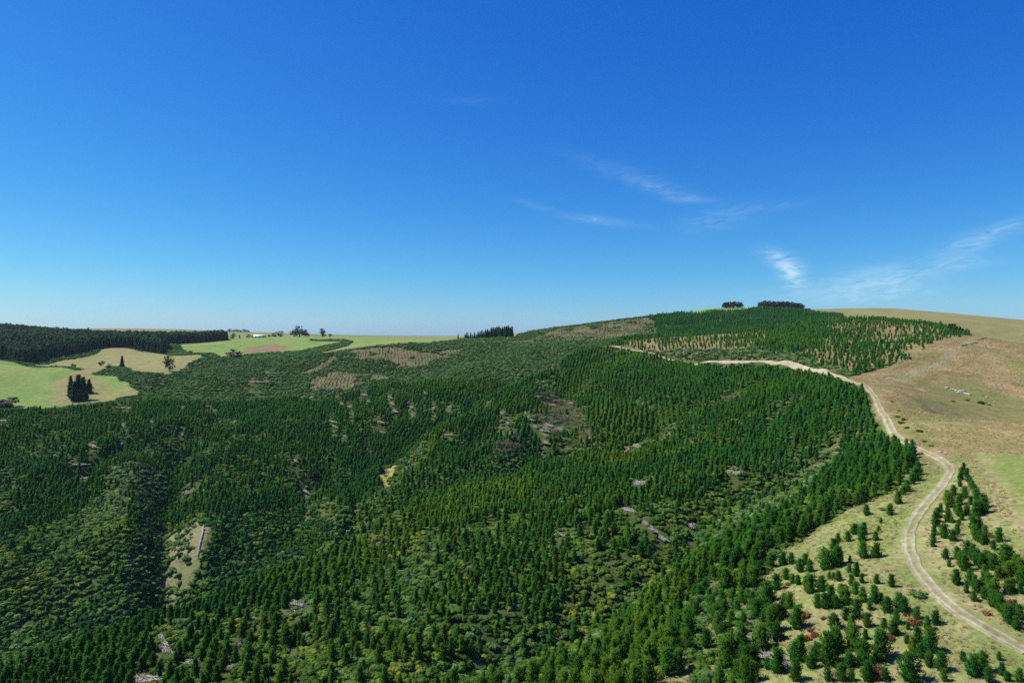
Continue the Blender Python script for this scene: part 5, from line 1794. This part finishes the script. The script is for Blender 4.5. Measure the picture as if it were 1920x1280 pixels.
M_MULCH = mat_grain("old_slash_mulch", (.14, .115, .080), (.30, .25, .19), 1.6)
STICKS = [stick_heap_meshes(700 + i, 60, 3.2, 6.5) for i in range(4)]
MOUNDS = [mound_mesh(720 + i, 2.6, 5.8, .5, M_MULCH) for i in range(4)]

def slash_heaps():
    k = 0
    for px, py, l, w, turn, lab in HEAPS:
        p = hit(px, py)
        d = math.hypot(p[0], p[1])
        s = 1.0 if d < 300 else 1.0 + (d - 300) / 900
        e = empty("slash_heap", (p[0], p[1], float(zat(p[0], p[1])) + .05), math.atan2(-p[0], p[1]) + R(turn), (w * s * .7, l * s * (2.0 if d > 380 else 1.1), .8))
        tag(e, lab or ("bleached slash heap in a gap between the young pines on the left slope" if px < 880 and py < 935 else "bleached slash heap among young pines on the middle spur"), "slash heap",
            "slash heaps scattered over the left slope" if px < 880 and py < 935 else "slash heaps on the middle spur")
        link("mound", MOUNDS[k % 4], e)
        st = link("sticks", STICKS[k % 4], e)
        st["kind"] = "stuff"
        k += 1


slash_heaps()

# ------------------------------------------------------------------ brown thickets, red shrubs, hill shrubs, rocks
TWIG_ME = [crown_mesh("thicket_twigs", twig_crown(740 + i, 620), M_GREYTWIG) for i in range(5)]
RED_ME = [crown_mesh("red_leaves", bush_crown(760 + i, 300, leaf=.075, core=.55), M_RUSSET) for i in range(4)]
SHRUB_ME = [crown_mesh("shrub_leaves", bush_crown(780 + i, 320, leaf=.08, core=.6), M_SCRUB) for i in range(5)]
STEM = trunk_mesh("shrub_stem", .45, .05, .02)


def shrub_thing(name, px, py, h, w, me, label, cat, group=None, tint=0.0, t=None):
    p = hit(px, py) if t is None else at(px, py, t)
    e = empty(name, (p[0], p[1], float(zat(p[0], p[1])) - .05), RNG.uniform(0, 6.28), (h * w, h * w, h))
    tag(e, label, cat, group)
    c = link("leaves" if "shrub" in name else "twigs", me, e)
    c["tint"] = float(tint)
    link("stem", STEM, e)


def thickets():
    G = "brown leafless thickets in the hollows"
    spots = [(985, 748, 5), (998, 735, 5), (1015, 742, 5.5), (1028, 752, 5), (1005, 752, 5), (970, 752, 3.5), (1060, 752, 5), (1070, 762, 5), (1048, 756, 4), (1072, 772, 4),
             (1055, 792, 5), (1072, 790, 4.5), (1085, 805, 4), (1040, 812, 4), (1060, 800, 4), (1042, 826, 3.5), (1095, 815, 4),
             (1080, 832, 3), (948, 838, 5.5), (958, 828, 5), (965, 842, 5), (940, 848, 4.5), (955, 850, 4.5), (922, 805, 3.5),
             (1232, 806, 4), (1240, 801, 4), (1255, 808, 3.5), (1340, 776, 4), (1350, 768, 4.5), (1362, 760, 5), (1374, 752, 5), (1385, 748, 4.5), (1365, 750, 4.5), (1352, 760, 4), (1390, 757, 4), (1316, 776, 3)]
    for k, (px, py, h) in enumerate(spots):
        if px < 970 and py > 800:
            lab = "brown leafless thicket in the round patch low on the far spur"
        elif px > 1300:
            lab = "dark brown leafless thicket in the patch at the right of the bowl"
        elif px > 1200:
            lab = "dark brown leafless thicket beside the pale grass at the foot of the bowl"
        elif py < 780:
            lab = "brown leafless thicket in the upper part of the hollow on the far spur"
        else:
            lab = "brown leafless thicket in the lower part of the hollow on the far spur"
        shrub_thing("leafless_thicket", px, py, h * .85, 1.25, TWIG_ME[k % 5], lab, "thicket", G, RNG.uniform(-.3, .3))


thickets()


def red_shrubs():
    for k, (px, py, h, w, lab) in enumerate((
            (1584, 1103, 1.6, 1.2, "small dark crimson shrub between pines at the middle of the grass slope"),
            (1716, 1170, 2.0, 1.5, "bright red shrub at the foot of a pine left of the track"),
            (1669, 1199, 1.7, 2.4, "low wide red shrub, middle of the grass slope"),
            (1646, 1270, 4.0, .75, "tall upright russet shrub like a dead pine at the bottom edge"),
            (1848, 1151, 1.3, 2.0, "pale russet shrub beside the lower track"),
            (1894, 1133, 1.9, 1.7, "dark red shrub among pines near the right frame edge"),
            (1700, 1154, 1.1, 1.6, "faint reddish shrub just above the bright red shrub"),
            (1655, 957, 1.7, 2.3, "orange-red shrub at the forest edge below the single rounded pine"),
            (1766, 979, 1.1, 1.5, "reddish shrub among pines near the top of the planted strip"),
            (1860, 1007, 1.2, 1.8, "reddish shrub on the outer side of the planted strip"),
            (1510, 1156, 2.2, 1.4, "rust red shrub right behind a tall pine near the forest rows"),
            (1518, 1182, 1.2, 2.2, "low rust shrub on grass right of the thick rows"),
            (1526, 1190, 1.5, 1.6, "russet shrub left of the wide pine clump near the bottom"),
            (1512, 1200, 1.8, 1.2, "dark russet shrub at the left foot of the wide pine clump"),
            (1552, 1100, 1.2, 1.6, "rusty brown shrub at the top of the bright grass strip"),
            (1450, 1170, .9, 2.4, "flat orange shrub among the thick rows of pines"),
            (1545, 1160, .9, 2.0, "flat pinkish shrub in the middle of the bright grass strip"),
            (1590, 1185, 1.4, 1.6, "brownish red shrub on top of the round pine pair at the bottom"),
            (1478, 1096, 1.3, 1.5, "rusty shrub at the upper end of the thick pine rows"))):
        shrub_thing("red_shrub", px, py, h * .7, min(w, 1.35), RED_ME[k % 4], lab, "shrub", "red and russet shrubs on the grass slope", .55 if "pale" in lab or "orange" in lab or "rust" in lab and "dark" not in lab else RNG.uniform(-.4, .2))
    for k, (px, py, h, w, lab) in enumerate((
            (1724, 1121, 2.2, 1.6, "grey-green shrub beside the outer edge of the track bend"),
            (1320, 1170, 2.4, 1.5, "silvery green shrub between the thick rows of pines"),
            (1418, 1222, 2.8, 1.2, "pale flowering shrub between two bushy pines near the bottom"),
            (1690, 795, 1.6, 1.4, "grey-green shrub, upper of a pair right of the gravel track"), (1694, 789, 1.6, 1.4, "dark shrub, lower right of the pair beside the gravel track"), (1684, 783, 1.6, 1.4, "greenish shrub just above the pair right of the gravel track"),
            (1700, 804, 1.5, 1.4, "low shrub by itself below the pair right of the gravel track"), (1725, 811, 1.5, 1.4, "dark round shrub on the dry slope right of the gravel track"),
            (1733, 829, 1.2, 2.2, "flat pale green shrub patch beside the narrow track"), (1747, 838, 1.2, 1.6, "grey-green shrub right above the track corner"),
            (1839, 758, 3.0, 1.3, "round dark shrub on the green hollow below the white rock streak"), (1855, 761, 1.6, 1.4, "small dark shrub right of the round shrub in the green hollow"),
            (1813, 752, 1.8, 1.5, "dark shrub just under the right end of the white rock streak"), (1787, 754, 1.3, 1.7, "low shrub left below the white rock streak"),
            (1639, 678, 2.2, 1.8, "dark bush on dry grass right of the upper plantation"), (1658, 676, 1.2, 1.5, "tiny bush right of the dark bush by the upper plantation"), (1633, 681, 1.3, 1.5, "tiny bush left of the dark bush by the upper plantation"),
            (1730, 650, 1.2, 2.2, "low dark bush on the dry slope under the upper plantation"), (1742, 651, 1.0, 1.8, "smaller low bush right of the low dark bush on the dry slope"), (1729, 657, 1.0, 1.8, "low bush lowest of the three on the dry slope"),
            (1672, 755, 1.2, 1.5, "dark twiggy bush beside the upper gravel track"), (1685, 772, 1.2, 1.3, "small dark bush below the twiggy bush by the upper track"))):
        shrub_thing("shrub", px, py - 1, h * .8, min(w, 1.4), SHRUB_ME[k % 5], lab, "shrub", None, -.8 if "grey" in lab or "silver" in lab or "pale" in lab else RNG.uniform(-.5, -.1))
    # dark tussock line along the little bank on the upper hill
    for k, (px, py) in enumerate([(1803 + 2.5 * i, 649 - .45 * i) for i in range(5)] + [(1822 + 3 * i, 645 - .6 * i) for i in range(4)] + [(1836 + 2.8 * i, 638 - .9 * i) for i in range(6)]):
        shrub_thing("tussock_shrub", px, py, RNG.uniform(.8, 1.3), 1.3, SHRUB_ME[k % 5], "dark tussock in the broken line along the bank on the upper hill", "shrub", "dark tussocks along the hill bank", .2)


red_shrubs()

M_ROCK = mat_grain("pale_limestone", (.30, .29, .25), (.52, .50, .44), 1.3, .9, .6)


def rock_mesh(seed):
    rg = np.random.default_rng(seed)
    bm = bmesh.new()
    bmesh.ops.create_icosphere(bm, subdivisions=2, radius=.5)
    n = [Vector(rg.normal(0, 1, 3)).normalized() for _ in range(9)]
    for v in bm.verts:
        for q in n:
            d = v.co.dot(q)
            if d > .34:
                v.co -= q * (d - .34)
        v.co *= rg.uniform(.95, 1.05)
    me = bpy.data.meshes.new("rock")
    bm.to_mesh(me)
    bm.free()
    me.materials.append(M_ROCK)
    return me


ROCKS = [rock_mesh(800 + i) for i in range(5)]


def rocks():
    # the white streak: an outcrop of ledges
    a = hit(1795, 735)
    e = empty("rock_outcrop", a)
    tag(e, "white limestone outcrop streak on the green part of the right hill", "rock outcrop")
    for k, (px, py, s) in enumerate(((1774, 727, 1.2), (1778, 728, 1.3), (1783, 730, 1.0), (1788, 731, 1.4), (1793, 733, 1.6), (1798, 734.5, 1.7), (1803, 736, 1.5), (1808, 737, 1.3), (1812, 738.5, 1.7), (1817, 740.5, 1.6), (1801, 733, 1.5), (1807, 733, 1.4), (1796, 736, 1.0))):
        p = hit(px, py)
        o = link("ledge", ROCKS[k % 5], e)
        o.location = (p[0] - a[0], p[1] - a[1], float(zat(p[0], p[1])) - a[2] + .15)
        o.scale = (1.9 * s * RNG.uniform(.5, 1.1), 1.0 * s * RNG.uniform(.6, 1.2), .55 * s)
        o.rotation_euler = (0, 0, RNG.uniform(0, 6.28))
    for k, (px, py, s, lab) in enumerate((
            (1850, 745, 1.2, "white rock, upper of the four in the green hollow"), (1845, 748.5, 1.0, "white rock left of the upper one in the green hollow"), (1864, 754, 1.1, "white rock, rightmost of the four in the green hollow"), (1853, 756.5, 1.1, "white rock, lowest of the four in the green hollow"),
            (1906, 705, 1.2, "small white rock alone on the far green hill band"), (1915, 627, 2.4, "pale rock on the far hill near the right frame edge"), (1872, 608.5, 2.0, "pale rock high on the far hill"), (1742, 740, .8, "small pale rock on the tan slope below the outcrop"), (1748, 766, .8, "small pale rock at the edge of the tan ridge"),
            (1735, 775, .7, "pale rock above the pale green patch"), (1725, 773, .7, "pale rock left above the pale green patch"), (1743, 771, .6, "tiny pale rock right above the pale green patch"), (1782, 770, .6, "tiny pale rock on the tan ridge line"),
            (1764, 847, 1.2, "white rock at the track corner, left of a pair"), (1772, 850, 1.2, "white rock at the track corner, right of a pair"), (1740, 818, .6, "small stone on the dry slope above the track corner"), (1913, 816, .8, "pale stone on the brown slope near the right edge"), (1713, 796, .8, "pale stone among dry grass right of the shrub pair"), (1718, 795, .7, "pale stone right beside another among dry grass"),
            (1569, 1000, .8, "pale stone at the forest edge on the grass"), (1627, 992, .8, "pale stone on dry grass below the forest edge"))):
        p = hit(px, py)
        o = link("rock", ROCKS[k % 5])
        o.location = (p[0], p[1], float(zat(p[0], p[1])) + .1 * s)
        o.scale = (1.0 * s, .8 * s, .6 * s)
        o.rotation_euler = (0, 0, RNG.uniform(0, 6.28))
        tag(o, lab, "rock", "pale rocks on the right hill")


rocks()


# ------------------------------------------------------------------ the air
def haze():
    me = box_mesh("haze", -11000, 11000, -11000, 11000, float(GZ.min()) - 1.0, float(max(GZ.max() + 3, 75.0)), None)
    me.materials.clear()
    m = bpy.data.materials.new("haze_air")
    m.use_nodes = True
    N, L = m.node_tree.nodes, m.node_tree.links
    N.clear()
    out = N.new("ShaderNodeOutputMaterial")
    v = N.new("ShaderNodeVolumePrincipled")
    v.inputs["Color"].default_value = (.68, .90, 1.0, 1)
    v.inputs["Density"].default_value = 0.00003
    v.inputs["Anisotropy"].default_value = 0.1
    L.new(v.outputs[0], out.inputs["Volume"])
    m.cycles.homogeneous_volume = True
    me.materials.append(m)
    o = link("haze", me)
    o["kind"] = "stuff"


haze()
